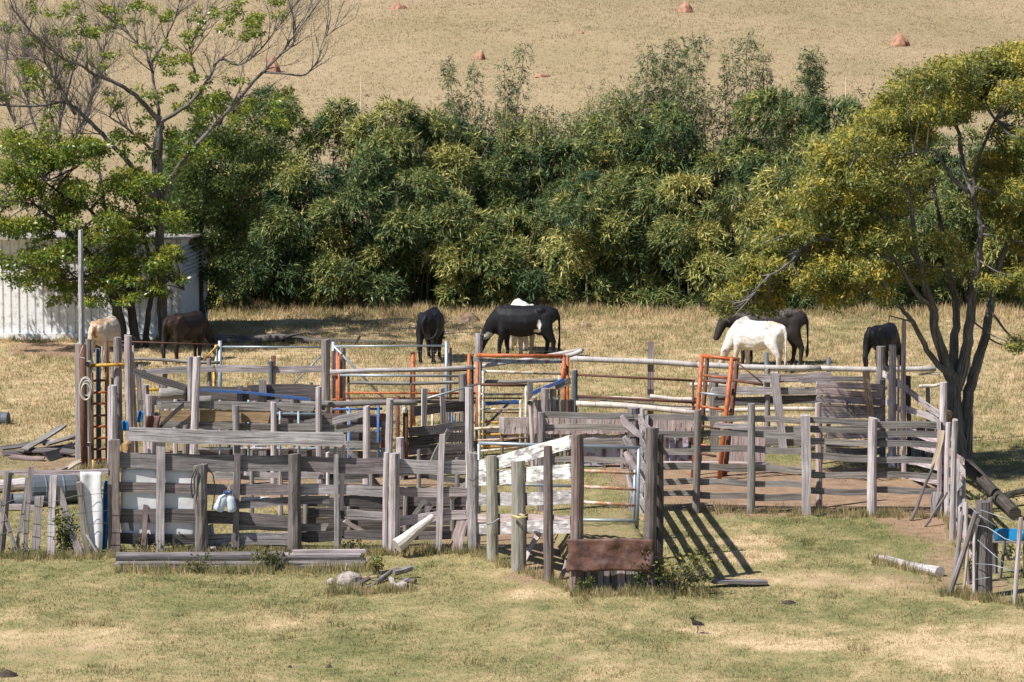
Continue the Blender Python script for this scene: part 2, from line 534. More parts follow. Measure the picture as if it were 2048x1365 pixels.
# a fence: pixel readings are laid onto the vertical plane above its line on the ground
class Fence:
    def __init__(s, name, label, cat, A, B, group=None, obj=None):
        a = G(*A); b = G(*B)
        s.a = a
        s.d = (b - a); s.d.z = 0; s.d.normalize()
        s.n = Vector((s.d.y, -s.d.x, 0))
        if s.n.dot(Vector((0, -1, 0))) < 0: s.n = -s.n
        s.o = obj or thing(name, label, cat, a, group)
    def on(s, px, py, off=0.0):
        r = ray(px, py)
        c = s.a + s.n * off - Vector((0, 0, CAMH))
        t = c.dot(s.n) / r.dot(s.n)
        q = r * t
        return Vector((q.x, q.y, q.z + CAMH))
    def base(s, px, off=0.0, z=0.0):
        c = s.a + s.n * off
        u = (px - 1024.0) / FPX
        k = CT * u
        t = (u * (c.y * CT + (CAMH - z) * ST) - c.x) / (s.d.x - k * s.d.y)
        q = c + s.d * t
        return Vector((q.x, q.y, z))
    def post(s, x, ytop, w, xb=None, off=0.0, mat='grey_wood', kind='log', name='post', taper=0.93, ybot=None, t=0.035, sides=9, rough=0.05, knob=0.0):
        q1 = s.on(x, ytop, off)
        q0 = s.base(x if xb is None else xb, off, -0.2) if ybot is None else s.on(x if xb is None else xb, ybot, off)
        ww = w / scale_at(q1)
        b = MB()
        if kind == 'board':
            b.plank(q0, q1, ww, t, s.d, n=5, warp=0.008, ragged=0.03)
            return b.build(name, mat, s.o)
        n = 7
        pts = []; rad = []
        side = s.n
        jx, jy = (random.random() - 0.5) * 0.035, (random.random() - 0.5) * 0.03
        for i in range(n):
            f = i / (n - 1)
            bend = math.sin(f * math.pi)
            pts.append(q0.lerp(q1, f) + s.d * (jx * bend) + side * (jy * bend))
            rad.append(ww / 2 * (1.06 + (taper - 1.06) * f) * (1 + (random.random() - 0.5) * rough * 1.6))
        if kind == 'pipe':
            b.sweep([q0, q1], [ww / 2, ww / 2], 9)
        else:
            b.sweep(pts, rad, sides, rough)
            k = len(b.v) - sides          # tilt the saw cut at the top
            tl = (random.random() - 0.5) * 0.5
            for j in range(k, k + sides):
                v = Vector(b.v[j]); dd = (v - pts[-1])
                b.v[j] = tuple(v + Vector((0, 0, dd.dot(s.d) * tl + (random.random() - .5) * 0.01)))
        return b.build(name, mat, s.o, smooth_=(kind == 'pipe'))
    def rail(s, x0, y0, x1, y1, w, off=0.0, mat='grey_wood', kind='plank', name='rail', t=0.03, off1=None, taper=1.0, ragged=0.09, n=8, w1=None, bend=0.0):
        q0 = s.on(x0, y0, off); q1 = s.on(x1, y1, off if off1 is None else off1)
        ww = w / scale_at(q0.lerp(q1, 0.5))
        b = MB()
        if kind == 'plank':
            b.plank(q0, q1, ww, t, Vector((0, 0, 1)) if abs((q1 - q0).normalized().z) < 0.8 else s.d, n=n, taper=taper, ragged=ragged)
            return b.build(name, mat, s.o)
        if kind == 'pipe':
            b.sweep([q0, q1], [ww / 2] * 2, 8)
            return b.build(name, mat, s.o, smooth_=True)
        m = 9
        pts = []; rad = []
        ph = random.random() * 6
        for i in range(m):
            f = i / (m - 1)
            pts.append(q0.lerp(q1, f) + Vector((0, 0, math.sin(f * 6 + ph) * 0.012 + bend * math.sin(f * math.pi))) + s.n * (math.sin(f * 5 + ph * 2) * 0.012))
            rad.append(ww / 2 * (1 + (taper - 1) * f) * (1 + (random.random() - 0.5) * 0.08))
        b.sweep(pts, rad, 9, 0.03)
        return b.build(name, mat, s.o, smooth_=True)
    def bent(s, pix, w, off=0.0, mat='wire', name='pipe', sides=6):
        pts = [s.on(x, y, off) for x, y in pix]
        ww = w / scale_at(pts[0])
        b = MB(); b.sweep(pts, [ww / 2] * len(pts), sides)
        return b.build(name, mat, s.o, smooth_=True)

# ================================================================== GROUND
def ellip(px, py, items):
    out = np.zeros_like(px)
    for cx, cy, rx, ry, a in items:
        d = np.sqrt(((px - cx) / rx) ** 2 + ((py - cy) / ry) ** 2)
        out = np.maximum(out, a * smooth(1.25, 0.55, d))
    return out

DIRT = [(1600, 985, 330, 58, 1.0), (1330, 940, 160, 50, 0.9), (1850, 1040, 110, 55, 0.75), (1100, 1075, 170, 45, 0.8), (860, 1060, 260, 60, 0.5),
        (120, 700, 150, 16, 0.9), (1130, 1310, 80, 20, 0.38), (1330, 1320, 110, 18, 0.34), (60, 1300, 220, 40, 0.36), (1080, 1140, 90, 45, 0.55),
        (300, 920, 420, 50, 0.55), (640, 970, 420, 55, 0.6), (60, 920, 200, 25, 0.5), (1930, 1130, 90, 60, 0.55), (2000, 950, 90, 25, 0.4),
        (1850, 1165, 330, 24, 0.5), (1190, 760, 90, 14, 0.25)]
STRAW = [(1505, 1085, 85, 13, 1.0), (1505, 1112, 75, 11, 1.0), (1560, 1285, 150, 14, 1.0), (1500, 1262, 190, 22, 0.5), (1650, 1165, 210, 16, 0.55),
         (1980, 1300, 260, 60, 0.55), (150, 1280, 220, 22, 0.4), (600, 1240, 200, 18, 0.35), (1060, 1195, 90, 16, 0.55), (1480, 1060, 90, 18, 0.4)]
GREEN = [(1480, 1250, 700, 60, 0.25), (500, 1200, 480, 60, 0.55), (1650, 1080, 240, 60, 0.6), (330, 1190, 330, 50, 0.5), (800, 1190, 250, 60, 0.4), (1800, 1220, 200, 20, 0.45),
         (700, 690, 120, 8, 0.5), (430, 690, 160, 8, 0.3), (1720, 640, 80, 10, 0.4), (640, 720, 60, 8, 0.3)]

def fields(x, y):
    """(dirt, dryness) of the land at world x, y"""
    x = np.asarray(x, float); y = np.asarray(y, float)
    P = np.stack([x, y, terrain(x, y)], 1)
    px, py = project(P)
    wx = px + 50 * (fbm(x * 1.1, y * 0.8, 3) - 0.5) * 2
    wy = py + 16 * (fbm(x * 1.3 + 9, y * 0.9, 5) - 0.5) * 2
    dirt = ellip(wx, wy, DIRT) * (0.55 + 0.9 * fbm(x * 2.6, y * 1.8, 21))
    straw = ellip(wx, wy, STRAW)
    green = ellip(wx, wy, GREEN)
    lo = fbm(x * 0.42, y * 0.28, 31)
    hi = fbm(x * 1.9, y * 1.2, 41)
    dry = 0.58 + (lo - 0.5) * 0.42 + (hi - 0.5) * 0.55 + (fbm(x * 4.5, y * 2.6, 51) - 0.5) * 0.6
    dry = np.where(y > 79, dry + 0.17, dry - 0.08)
    dry = dry - green * 0.24 + straw * 0.7
    dirt = np.where(y > 112, 0.0, dirt)
    return np.clip(dirt, 0, 1), np.clip(dry, 0, 1)

def lines(dense0, dense1, step, far, grow):
    a = list(np.arange(dense0, dense1 + step, step))
    lo = dense0; hi = a[-1]; st = step
    L = []
    while hi < far:
        st *= grow; hi += st; a.append(hi)
        lo -= st; L.append(lo)
    return np.array(sorted(L) + a)
gx = lines(-16, 20, 0.22, 1500, 1.16)
gy0 = np.arange(50, 114, 0.3)
gy1 = []
yy = 114.0; st = 0.5
while yy < 2500:
    gy1.append(yy); yy += st; st *= 1.05
gym = []
yy = 50.0; st = 0.4
while yy > -300:
    st *= 1.15; yy -= st; gym.append(yy)
gy = np.concatenate([np.array(gym[::-1]), gy0, np.array(gy1)])
GX, GY = np.meshgrid(gx, gy)
fx, fy = GX.ravel(), GY.ravel()
fz = terrain(fx, fy)
nxg, nyg = len(gx), len(gy)
idx = np.arange(nxg * nyg).reshape(nyg, nxg)
faces = np.stack([idx[:-1, :-1], idx[:-1, 1:], idx[1:, 1:], idx[1:, :-1]], -1).reshape(-1, 4)
m, n, l, p = newmat('ground_soil')
geo = n.new('ShaderNodeNewGeometry')
ad = n.new('ShaderNodeAttribute'); ad.attribute_name = 'dirt'
ay = n.new('ShaderNodeAttribute'); ay.attribute_name = 'tint'
ah = n.new('ShaderNodeAttribute'); ah.attribute_name = 'hill'
n1 = noise(n, l, geo.outputs['Position'], 3.0, 6, 0.7)
n2 = noise(n, l, geo.outputs['Position'], 22.0, 3, 0.6)
ma = n.new('ShaderNodeMath'); ma.operation = 'MULTIPLY_ADD'; ma.inputs[1].default_value = 1.0; ma.inputs[2].default_value = -0.5
l.new(n1.outputs[0], ma.inputs[0])
mb = n.new('ShaderNodeMath'); mb.operation = 'MULTIPLY_ADD'; mb.inputs[1].default_value = 0.9; mb.inputs[2].default_value = -0.45
l.new(n2.outputs[0], mb.inputs[0])
s1 = n.new('ShaderNodeMath'); s1.operation = 'ADD'; l.new(ma.outputs[0], s1.inputs[0]); l.new(mb.outputs[0], s1.inputs[1])
s2 = n.new('ShaderNodeMath'); s2.operation = 'ADD'; l.new(s1.outputs[0], s2.inputs[0]); l.new(ay.outputs['Fac'], s2.inputs[1])
rg = ramp(n, [(p_, [c_ * 0.94 for c_ in c]) for p_, c in GRASS_STOPS]); l.new(s2.outputs[0], rg.inputs[0])
# hillside: dry pasture, finely streaked along the contour
tcv = n.new('ShaderNodeVectorMath'); tcv.operation = 'MULTIPLY'; tcv.inputs[1].default_value = (1.0, 0.45, 1.0)
l.new(geo.outputs['Position'], tcv.inputs[0])
h1 = noise(n, l, tcv.outputs[0], 2.6, 8, 0.78)
h2 = noise(n, l, tcv.outputs[0], 0.16, 4, 0.6)
rh = ramp(n, [(0.30, (0.26, 0.205, 0.115)), (0.48, (0.34, 0.265, 0.155)), (0.68, (0.43, 0.34, 0.21))]); l.new(h1.outputs[0], rh.inputs[0])
rh2 = ramp(n, [(0.32, (0.275, 0.225, 0.12)), (0.68, (0.43, 0.315, 0.205))]); l.new(h2.outputs[0], rh2.inputs[0])
hc = mixc(n, l, 0.6, rh.outputs[0], rh2.outputs[0])
c1 = mixc(n, l, ah.outputs['Fac'], rg.outputs[0], hc)
rd = ramp(n, [(0.3, (0.20, 0.13, 0.085)), (0.5, (0.29, 0.195, 0.13)), (0.72, (0.38, 0.265, 0.18))]); l.new(n1.outputs[0], rd.inputs[0])
sd2 = n.new('ShaderNodeMath'); sd2.operation = 'ADD'; l.new(s1.outputs[0], sd2.inputs[0]); l.new(ad.outputs['Fac'], sd2.inputs[1])
rs = ramp(n, [(0.38, (0, 0, 0)), (0.62, (1, 1, 1))]); l.new(sd2.outputs[0], rs.inputs[0])
c2 = mixc(n, l, rs.outputs[0], c1, rd.outputs[0])
l.new(c2, p.inputs['Base Color'])
p.inputs['Roughness'].default_value = 0.95
p.inputs['Specular IOR Level'].default_value = 0.1
bump(n, l, n2.outputs[0], p, 0.7, 0.05)
ground = array_mesh('ground', np.stack([fx, fy, fz], 1), faces, 'ground_soil', smooth_=True)
ground['kind'] = 'structure'
gd, gdry = fields(fx, fy)
for nm, val in (('dirt', gd), ('tint', gdry), ('hill', smooth(112, 122, fy))):
    at = ground.data.attributes.new(nm, 'FLOAT', 'POINT')
    at.data.foreach_set('value', val.astype(np.float32))

# the earth ramp inside the loading chute
def earth_ramp():
    A = G(1146, 1181); B = G(1308, 1181)          # front edge, against the boards
    C = G(1092, 1040); D = G(1262, 1015)          # where it runs out inside the pen
    nu, nv = 12, 22
    V = []
    for j in range(nv + 1):
        f = j / nv
        for i in range(nu + 1):
            u = i / nu
            q = A.lerp(B, u).lerp(C.lerp(D, u), f)
            z = 0.80 * (1 - f) ** 1.0 * smooth(-0.02, 0.05, u) * smooth(1.02, 0.95, u)
            z += 0.02 * math.sin(i * 2.1 + j * 1.3) - 0.03
            V.append((q.x, q.y + 0.06, z))
    k = len(V)
    for i in range(nu + 1):
        q = A.lerp(B, i / nu); V.append((q.x, q.y + 0.06, -0.1))
    F = [[j * (nu + 1) + i, j * (nu + 1) + i + 1, (j + 1) * (nu + 1) + i + 1, (j + 1) * (nu + 1) + i] for j in range(nv) for i in range(nu)]
    F += [[k + i, k + i + 1, i + 1, i] for i in range(nu)]
    o = array_mesh('earth_ramp', np.array(V), np.array(F), 'ground_soil', smooth_=True)
    o['kind'] = 'structure'
    vv = np.array(V)
    for nm, val in (('dirt', np.full(len(vv), 0.42)), ('tint', np.full(len(vv), 0.38)), ('hill', np.zeros(len(vv)))):
        at = o.data.attributes.new(nm, 'FLOAT', 'POINT'); at.data.foreach_set('value', val.astype(np.float32))
earth_ramp()

# ================================================================== SHED
def shed():
    fr = G(358, 679); fl = G(-330, 679)
    back = Vector((fr.x + 0.50, fr.y + 3.2, 0))
    o = thing('shed', 'white corrugated metal shed behind the leafy trees', 'shed', fr)
    Hh = 2.62
    b = MB()
    # trapezoid-ribbed front sheets, about a metre wide each
    X0, X1 = fl.x, fr.x
    Y = fr.y
    x = X1
    sheets = 0
    while x > X0:
        b = MB()
        w = 0.84
        k = int(w / 0.21)
        for r in range(k):
            xa = x - r * 0.21
            prof = [(xa, 0), (xa - 0.155, 0), (xa - 0.165, -0.045), (xa - 0.198, -0.045), (xa - 0.21, 0)]
            for (p0x, d0), (p1x, d1) in zip(prof[:-1], prof[1:]):
                yo = -0.012 * (sheets % 2)
                b.quad((p1x, Y + d1 * -1 + yo, 0.13), (p0x, Y - d0 + yo, 0.13), (p0x, Y - d0 + yo, Hh), (p1x, Y - d1 + yo, Hh),
                       [(0, p1x), (0, p0x), (Hh, p0x), (Hh, p1x)])
        b.build('wall_sheet', 'shed_white', o)
        x -= w; sheets += 1
    # gable side, finer corrugation
    d = (back - fr); Ls = d.length; d = d / Ls
    nrm = Vector((d.y, -d.x, 0))
    seg = 3
    for q in range(seg):
        b = MB()
        nn_ = 36
        a0 = Ls * q / seg; a1 = Ls * (q + 1) / seg
        for i in range(nn_):
            t0 = a0 + (a1 - a0) * i / nn_; t1 = a0 + (a1 - a0) * (i + 1) / nn_
            o0 = 0.022 * math.sin(i * math.pi / 1.5); o1 = 0.022 * math.sin((i + 1) * math.pi / 1.5)
            p0 = fr + d * t0 + nrm * o0; p1 = fr + d * t1 + nrm * o1
            z0 = Hh + 0.0; z1 = Hh
            b.quad((p0.x, p0.y, 0.02), (p1.x, p1.y, 0.02), (p1.x, p1.y, z1), (p0.x, p0.y, z0), [(0, t0), (0, t1), (Hh, t1), (Hh, t0)])
        side = b.build('side_sheet', 'shed_shade_grey', o)
    # louvre boards high on the side wall
    for i in range(8):
        z = 1.62 + i * 0.105
        b = MB(); b.plank(fr + d * 0.35 + nrm * 0.06 + Vector((0, 0, z)), fr + d * (Ls - 0.15) + nrm * 0.06 + Vector((0, 0, z)), 0.07, 0.02, Vector((nrm.x * 0.8, nrm.y * 0.8, 0.6)), n=2, warp=0)
        b.build('louvre', 'shed_shade_grey', side)
    b = MB(); b.plank(fr + Vector((0.03, -0.03, -0.1)), fr + Vector((0.03, -0.03, Hh)), 0.10, 0.07, Vector((1, 0, 0)), n=2, warp=0)
    b.build('corner_post', 'shed_shade_grey', o)
    b = MB(); b.plank(Vector((X0, Y - 0.055, 0.06)), Vector((X1 - 0.06, Y - 0.055, 0.06)), 0.20, 0.08, Vector((0, 0, 1)), n=8, warp=0)
    b.build('plinth', 'shed_white', o)
    # low mono-pitch roof
    b = MB()
    c0 = Vector((X0 - 0.2, Y - 0.3, Hh + 0.03)); c1 = Vector((X1 + 0.25, Y - 0.3, Hh + 0.03))
    c2 = Vector((back.x + 0.25, back.y + 0.2, Hh - 0.10)); c3 = Vector((X0 - 0.2, back.y + 0.2, Hh - 0.10))
    mid = Vector((0, 0, 0.05))
    for q0, q1, q2, q3 in ((c0 + mid, c1 + mid, c2 + mid, c3 + mid), (c3, c2, c1, c0), (c0, c1, c1 + mid, c0 + mid), (c1, c2, c2 + mid, c1 + mid)):
        b.quad(q0, q1, q2, q3, [(0, 0), (6, 0), (6, 3), (0, 3)])
    b.build('roof', 'roof_sheet', o)
shed()

# ================================================================== CORRAL
# ---- low stick fence, left of the corral
f = Fence('stick_fence', 'low broken stick fence with a rough top rail and leaning boards', 'fence', (0, 1112), (215, 1112))
f.rail(-30, 948, 218, 942, 9, -0.05, 'pale_wood', 'plank', t=0.06)
f.post(17, 944, 17, xb=-2, off=0.05, mat='brown_wood', kind='log', name='stake')
f.post(61, 935, 10, xb=48, off=0.08, kind='board', name='stake', mat='grey_wood')
f.post(56, 955, 7, xb=27, off=0.02, kind='board', name='stake', mat='grey_wood')
f.post(-10, 985, 8, xb=47, off=0.12, kind='board', name='brace', mat='grey_wood')
f.post(78, 993, 17, xb=70, off=0.06, kind='board', name='stake', mat='grey_wood')
f.post(107, 951, 14, xb=100, off=0.06, kind='board', name='stake', mat='pale_wood', t=0.07)
f.post(115, 974, 14, xb=168, off=0.03, kind='board', name='brace', mat='grey_wood', t=0.05)
f.post(157, 965, 11, xb=178, off=0.12, kind='board', name='stake', mat='olive_wood', t=0.05)
f.post(172, 1070, 4, xb=215, off=0.16, kind='board', name='brace', mat='pale_wood', t=0.02)
for y in (1000, 1035, 1060):
    f.bent([(0, y + 10), (40, y - 4), (100, y + 6), (150, y - 8), (218, y - 14)], 1.0, 0.14, 'wire', 'wire')

# hanging white sheet and blue sheet behind it
def hanging(name, label, cat, F, pts, off, mat, sway=0.03):
    """cloth outline as rows of (xl, xr, y)"""
    rows = []
    q0 = F.on(pts[0][0], pts[0][2], off)
    nu = 14
    V = []; Fc = []
    dense = []
    for (a, b_) in zip(pts[:-1], pts[1:]):
        for k in range(5):
            t = k / 5; dense.append([a[i] + (b_[i] - a[i]) * t for i in range(3)])
    dense.append(pts[-1])
    for j, (xl, xr, y) in enumerate(dense):
        for i in range(nu + 1):
            u = i / nu
            w = math.sin(u * 9 + j * 0.12) * sway + math.sin(u * 4.1 + 2 + j * 0.2) * sway * 0.7
            V.append(F.on(xl + (xr - xl) * u, y, off + w))
    N0 = len(V)
    for j in range(len(dense) - 1):
        for i in range(nu):
            a = j * (nu + 1) + i
            Fc.append((a + nu + 1, a + nu + 2, a + 1, a))
    o = array_mesh(name, np.array([tuple(v) for v in V]), np.array(Fc), mat, smooth_=True)
    md = o.modifiers.new('thickness', 'SOLIDIFY'); md.thickness = 0.006
    tag(o, label, cat)
    set_origin(o, V[N0 // 2])
    return o
hanging('cloth', 'long white cloth hung over the rail of the stick fence', 'cloth', f, [(160, 203, 944), (162, 203, 980), (168, 206, 1010), (176, 206, 1060), (184, 204, 1108)], 0.06, 'white_tarp', 0.012)
hanging('tarp', 'narrow blue tarp hanging beside the long white cloth', 'tarp', f, [(208, 219, 962), (206, 218, 990), (203, 218, 1040), (204, 214, 1100)], -0.08, 'blue_tarp')

# ---- front fence
f = Fence('board_fence', 'weathered grey board fence along the front with one wide plank on top', 'fence', (225, 1108), (948, 1102))
P = f.post
P(228, 880, 23, off=0.10, mat='brown_wood', kind='board', t=0.12, name='post')
P(226, 771, 19, xb=227, off=-0.02, mat='pale_wood', taper=0.85)
P(321, 884, 18, off=0.08, kind='board', mat='grey_wood', t=0.06)
P(401, 930, 27, xb=403, off=0.20, mat='olive_wood', rough=0.12, taper=0.98)
P(474, 889, 13, xb=472, off=0.08, kind='board', mat='grey_wood', t=0.05)
P(590, 908, 27, off=0.14, mat='brown_wood', rough=0.06)
P(673, 894, 9, xb=672, off=0.08, kind='board', mat='grey_wood', t=0.05)
P(687, 869, 9, xb=677, off=0.02, kind='board', mat='pale_wood', t=0.04)
P(789, 907, 24, xb=788, off=0.15, mat='grey_wood', rough=0.04)
P(773, 905, 12, xb=772, off=0.10, mat='pale_wood', rough=0.04)
P(885, 868, 12, xb=875, off=0.08, kind='board', mat='pale_wood', t=0.045)
P(944, 906, 24, xb=948, off=0.12, mat='grey_wood')
P(938, 776, 17, xb=944, off=0.0, mat='pale_wood')
R = f.rail
R(258, 869, 686, 881, 27, 0.14, 'grey_wood', t=0.035, ragged=0.01)
R(238, 922, 585, 928, 33, 0.02, 'grey_wood')
R(583, 929, 775, 932, 31, 0.022, 'grey_wood')
R(770, 931, 938, 936, 28, 0.02, 'grey_wood')
R(238, 976, 585, 980, 21, 0.02, 'grey_wood')
R(590, 980, 780, 983, 20, 0.024, 'grey_wood')
R(776, 983, 940, 986, 17, 0.02, 'grey_wood')
R(240, 1031, 400, 1033, 27, 0.02, 'dark_wood')
R(395, 1034, 580, 1043, 26, 0.025, 'dark_wood', taper=0.9)
R(480, 1009, 655, 999, 16, -0.02, 'grey_wood')
R(618, 1028, 690, 1029, 17, 0.02, 'dark_wood')
R(694, 1031, 790, 1033, 20, 0.02, 'grey_wood')
R(790, 1041, 934, 1030, 18, 0.02, 'pale_wood')
R(238, 1078, 400, 1080, 22, 0.02, 'dark_wood')
R(400, 1080, 580, 1078, 24, 0.024, 'grey_wood')
R(470, 1055, 655, 1054, 15, -0.02, 'olive_wood')
R(596, 1075, 680, 1073, 20, 0.02, 'dark_wood')
R(690, 1071, 905, 1071, 18, 0.02, 'dark_wood')
R(246, 905, 262, 1060, 9, -0.04, 'olive_wood', 'plank', name='batten')
R(690, 1003, 772, 1004, 22, -0.03, 'dark_wood')
for x0, y0, x1, y1 in ((900, 1000, 948, 952), (820, 1060, 860, 1010)):
    R(x0, y0, x1, y1, 12, -0.06, 'grey_wood', name='brace')
f.bent([(936, 958), (946, 963), (956, 953)], 1.5, 0.26, 'black_rubber_and_shade', 'wire_tie')

# dark boards added behind the front fence to darken its gaps
fk = Fence('shade_boards', 'dark boards added behind the front fence to darken its gaps', 'dark boards', (600, 1078), (945, 1074))
for y, w in ((985, 16), (1004, 20), (1024, 20), (1044, 19), (1063, 18)):
    fk.rail(604 if y > 1000 else 700, y, 940, y - 2, w, 0.0, 'dark_wood', name='shade_board')
for x in (612, 700, 812, 905):
    fk.post(x, 975, 10, off=0.06, mat='olive_wood', name='leg')
fk.rail(690, 1040, 740, 1075, 9, 0.08, 'grey_wood', name='brace'); fk.rail(800, 1075, 850, 1000, 8, 0.08, 'olive_wood', name='brace')

# white plastic sheet behind the boards
hanging('plastic_sheet', 'white plastic sheeting tied behind the front boards', 'sheet', f, [(243, 395, 938), (241, 396, 990), (240, 394, 1040), (244, 392, 1074)], -0.014, 'white_tarp', 0.007)
hanging('feed_sack', 'dull white sack flattened behind the front boards near the hung bottles', 'sack', f, [(482, 540, 994), (481, 540, 1004)], -0.09, 'white_tarp', 0.01)

# leather harness straps on the rough stump post
o = thing('harness', 'black leather straps looped over the rough stump post', 'harness', f.base(402, 0.3))
b = MB(); b.sweep([f.on(x, y, 0.34) for x, y in ((392, 938), (384, 955), (382, 975), (385, 997), (390, 985), (388, 960), (394, 943))], [0.012] * 7, 5); b.build('strap', 'black_rubber_and_shade', o)
b = MB(); b.sweep([f.on(x, y, 0.34) for x, y in ((416, 937), (426, 950), (430, 975), (428, 1000), (424, 1020))], [0.012] * 5, 5); b.build('strap', 'black_rubber_and_shade', o)

# two plastic bottles on a wire
def bottle(label, x0, y0, x1, y1, wpx):
    q0 = f.on(x0, y0, 0.2); q1 = f.on(x1, y1, 0.2)
    o = thing('plastic_bottle', label, 'bottle', q1, None)
    r = wpx / 2 / scale_at(q0)
    prof = [(0.0, 0.42), (0.04, 0.30), (0.12, 0.32), (0.22, 0.72), (0.32, 1.0), (0.48, 0.94), (0.52, 1.0), (0.70, 0.95), (0.74, 1.0), (0.94, 0.98), (1.0, 0.72)]
    b = MB(); b.sweep([q0.lerp(q1, t) for t, _ in prof], [r * k for _, k in prof], 14); bb = b.build('bottle_body', 'bottle_plastic', o, True)
    b = MB(); b.sweep([q0.lerp(q1, -0.10), q0.lerp(q1, 0.05)], [r * 0.5, r * 0.52], 12); b.build('cap', 'blue_paint', bb, True)
    b = MB(); b.sweep([q0.lerp(q1, -0.08), f.on(458, 972, 0.12), f.on(466, 964, 0.1)], [0.004] * 3, 5); b.build('string', 'rope_yellow', o)
bottle('clear plastic bottle with blue cap hanging tilted toward the rough stump post', 452, 986, 435, 1022, 22)
bottle('clear plastic bottle with blue cap hanging upright against the thin fence board', 459, 986, 464, 1024, 20)

# ---- loading chute
lc = thing('loading_chute', 'timber loading chute with whitewashed boards and an earth-filled front', 'chute', G(1150, 1180))
fl_ = Fence('', '', '', (950, 1102), (1154, 1181), obj=lc)
P = fl_.post; R = fl_.rail
P(983, 912, 23, xb=986, off=0.12, mat='green_post', taper=0.98)
P(1036, 923, 30, xb=1038, off=0.13, mat='green_post', taper=0.98)
P(1096, 893, 20, xb=1098, off=0.08, mat='brown_wood')
P(1154, 869, 26, xb=1150, off=0.10, mat='brown_wood', taper=0.97, sides=11)
R(953, 935, 1142, 886, 27, 0.0, 'whitewash', t=0.035, ragged=0.02)
R(955, 957, 1142, 944, 29, 0.0, 'whitewash', t=0.035, ragged=0.02)
R(957, 1000, 1142, 995, 27, 0.0, 'worn_whitewash', t=0.035)
R(957, 1035, 1142, 1041, 17, 0.0, 'pinkish_wood', t=0.035)
R(957, 1055, 1142, 1055, 26, 0.0, 'worn_whitewash', t=0.035)
fl_.bent([(1024, 1032), (1038, 1036), (1053, 1032), (1040, 1030)], 6, 0.30, 'rope_yellow', 'rope')
fl_.bent([(974, 1050), (986, 1046), (998, 1038)], 3, 0.28, 'pale_blue_paint', 'rope')
fr_ = Fence('', '', '', (1314, 1186), (1276, 1018), obj=lc)
q = fr_
def post3(x, ytop, w, xb, yb, mat, name='post', sides=10, kind='log'):
    """post standing on the ground point under pixel (xb, yb)"""
    g = G(xb, yb)
    top = AT(x, ytop, g.y)
    r = w / 2 / scale_at(top)
    b = MB()
    if kind == 'board':
        b.plank(g - Vector((0, 0, 0.2)), top, r * 2, 0.04, Vector((1, 0, 0)), ragged=0.02)
    else:
        pts = [(g - Vector((0, 0, 0.2))).lerp(top, t / 5) + Vector((math.sin(t * 1.3 + x) * 0.008, 0, 0)) for t in range(6)]
        b.sweep(pts, [r * (1.06 - 0.02 * t) * (1 + (random.random() - .5) * 0.05) for t in range(6)], sides, 0.035)
    return b.build(name, mat, lc)
post3(1303, 856, 25, 1300, 1187, 'brown_wood', sides=11)
post3(1318, 868, 22, 1314, 1168, 'dark_wood')
post3(1311, 855, 17, 1306, 1120, 'pale_wood')
post3(1268, 816, 26, 1270, 1022, 'grey_wood')
post3(1284, 818, 10, 1284, 1026, 'pale_wood')
# right wall rails, rising towards the loading end
gn = G(1306, 1172); gf = G(1276, 1022)
for z0, z1 in ((0.98, 0.28), (1.32, 0.66), (1.68, 1.02), (2.05, 1.38), (2.45, 1.75)):
    b = MB(); b.plank(gn + Vector((0.02, 0, z0)), gf + Vector((0.02, 0, z1)), 0.17, 0.03, Vector((0, 0, 1)), n=8, ragged=0.04)
    b.build('rail', 'grey_wood', lc)
# bowed slabs stacked at the far right post
for pix in (((1244, 832), (1254, 850), (1272, 866), (1283, 874)), ((1248, 874), (1258, 888), (1270, 905), (1276, 918)), ((1250, 905), (1260, 920), (1272, 938), (1276, 950)), ((1256, 950), (1264, 975), (1270, 990))):
    Yp = G(1262, 1026).y - 0.12
    pts = [AT(x, y, Yp) for x, y in pix]
    b = MB(); b.sweep(pts, [0.05, 0.085, 0.08, 0.05][:len(pts)], 8, 0.08, squash=0.6); b.build('slab', 'pale_wood', lc)
# front: boards under the rusty sheet
ff = Fence('', '', '', (1142, 1181), (1316, 1184), obj=lc)
for x, w, yt, mt in ((1147, 14, 1090, 'grey_wood'), (1162, 13, 1090, 'grey_wood'), (1176, 11, 1090, 'pale_wood'), (1188, 12, 1090, 'dark_wood'), (1200, 11, 1090, 'grey_wood'), (1213, 13, 1090, 'grey_wood'), (1228, 13, 1090, 'dark_wood'), (1242, 16, 1090, 'pale_wood'), (1257, 12, 1090, 'grey_wood'), (1271, 13, 1090, 'grey_wood'), (1286, 14, 1090, 'dark_wood')):
    ff.post(x + random.uniform(-1, 1), yt, w, xb=x, off=-0.02 + random.uniform(-0.01, 0.01), mat=mt, kind='board', name='front_board', t=0.03)
ff.rail(1136, 1085, 1300, 1085, 9, -0.02, 'dark_wood', name='sill_board', t=0.09)
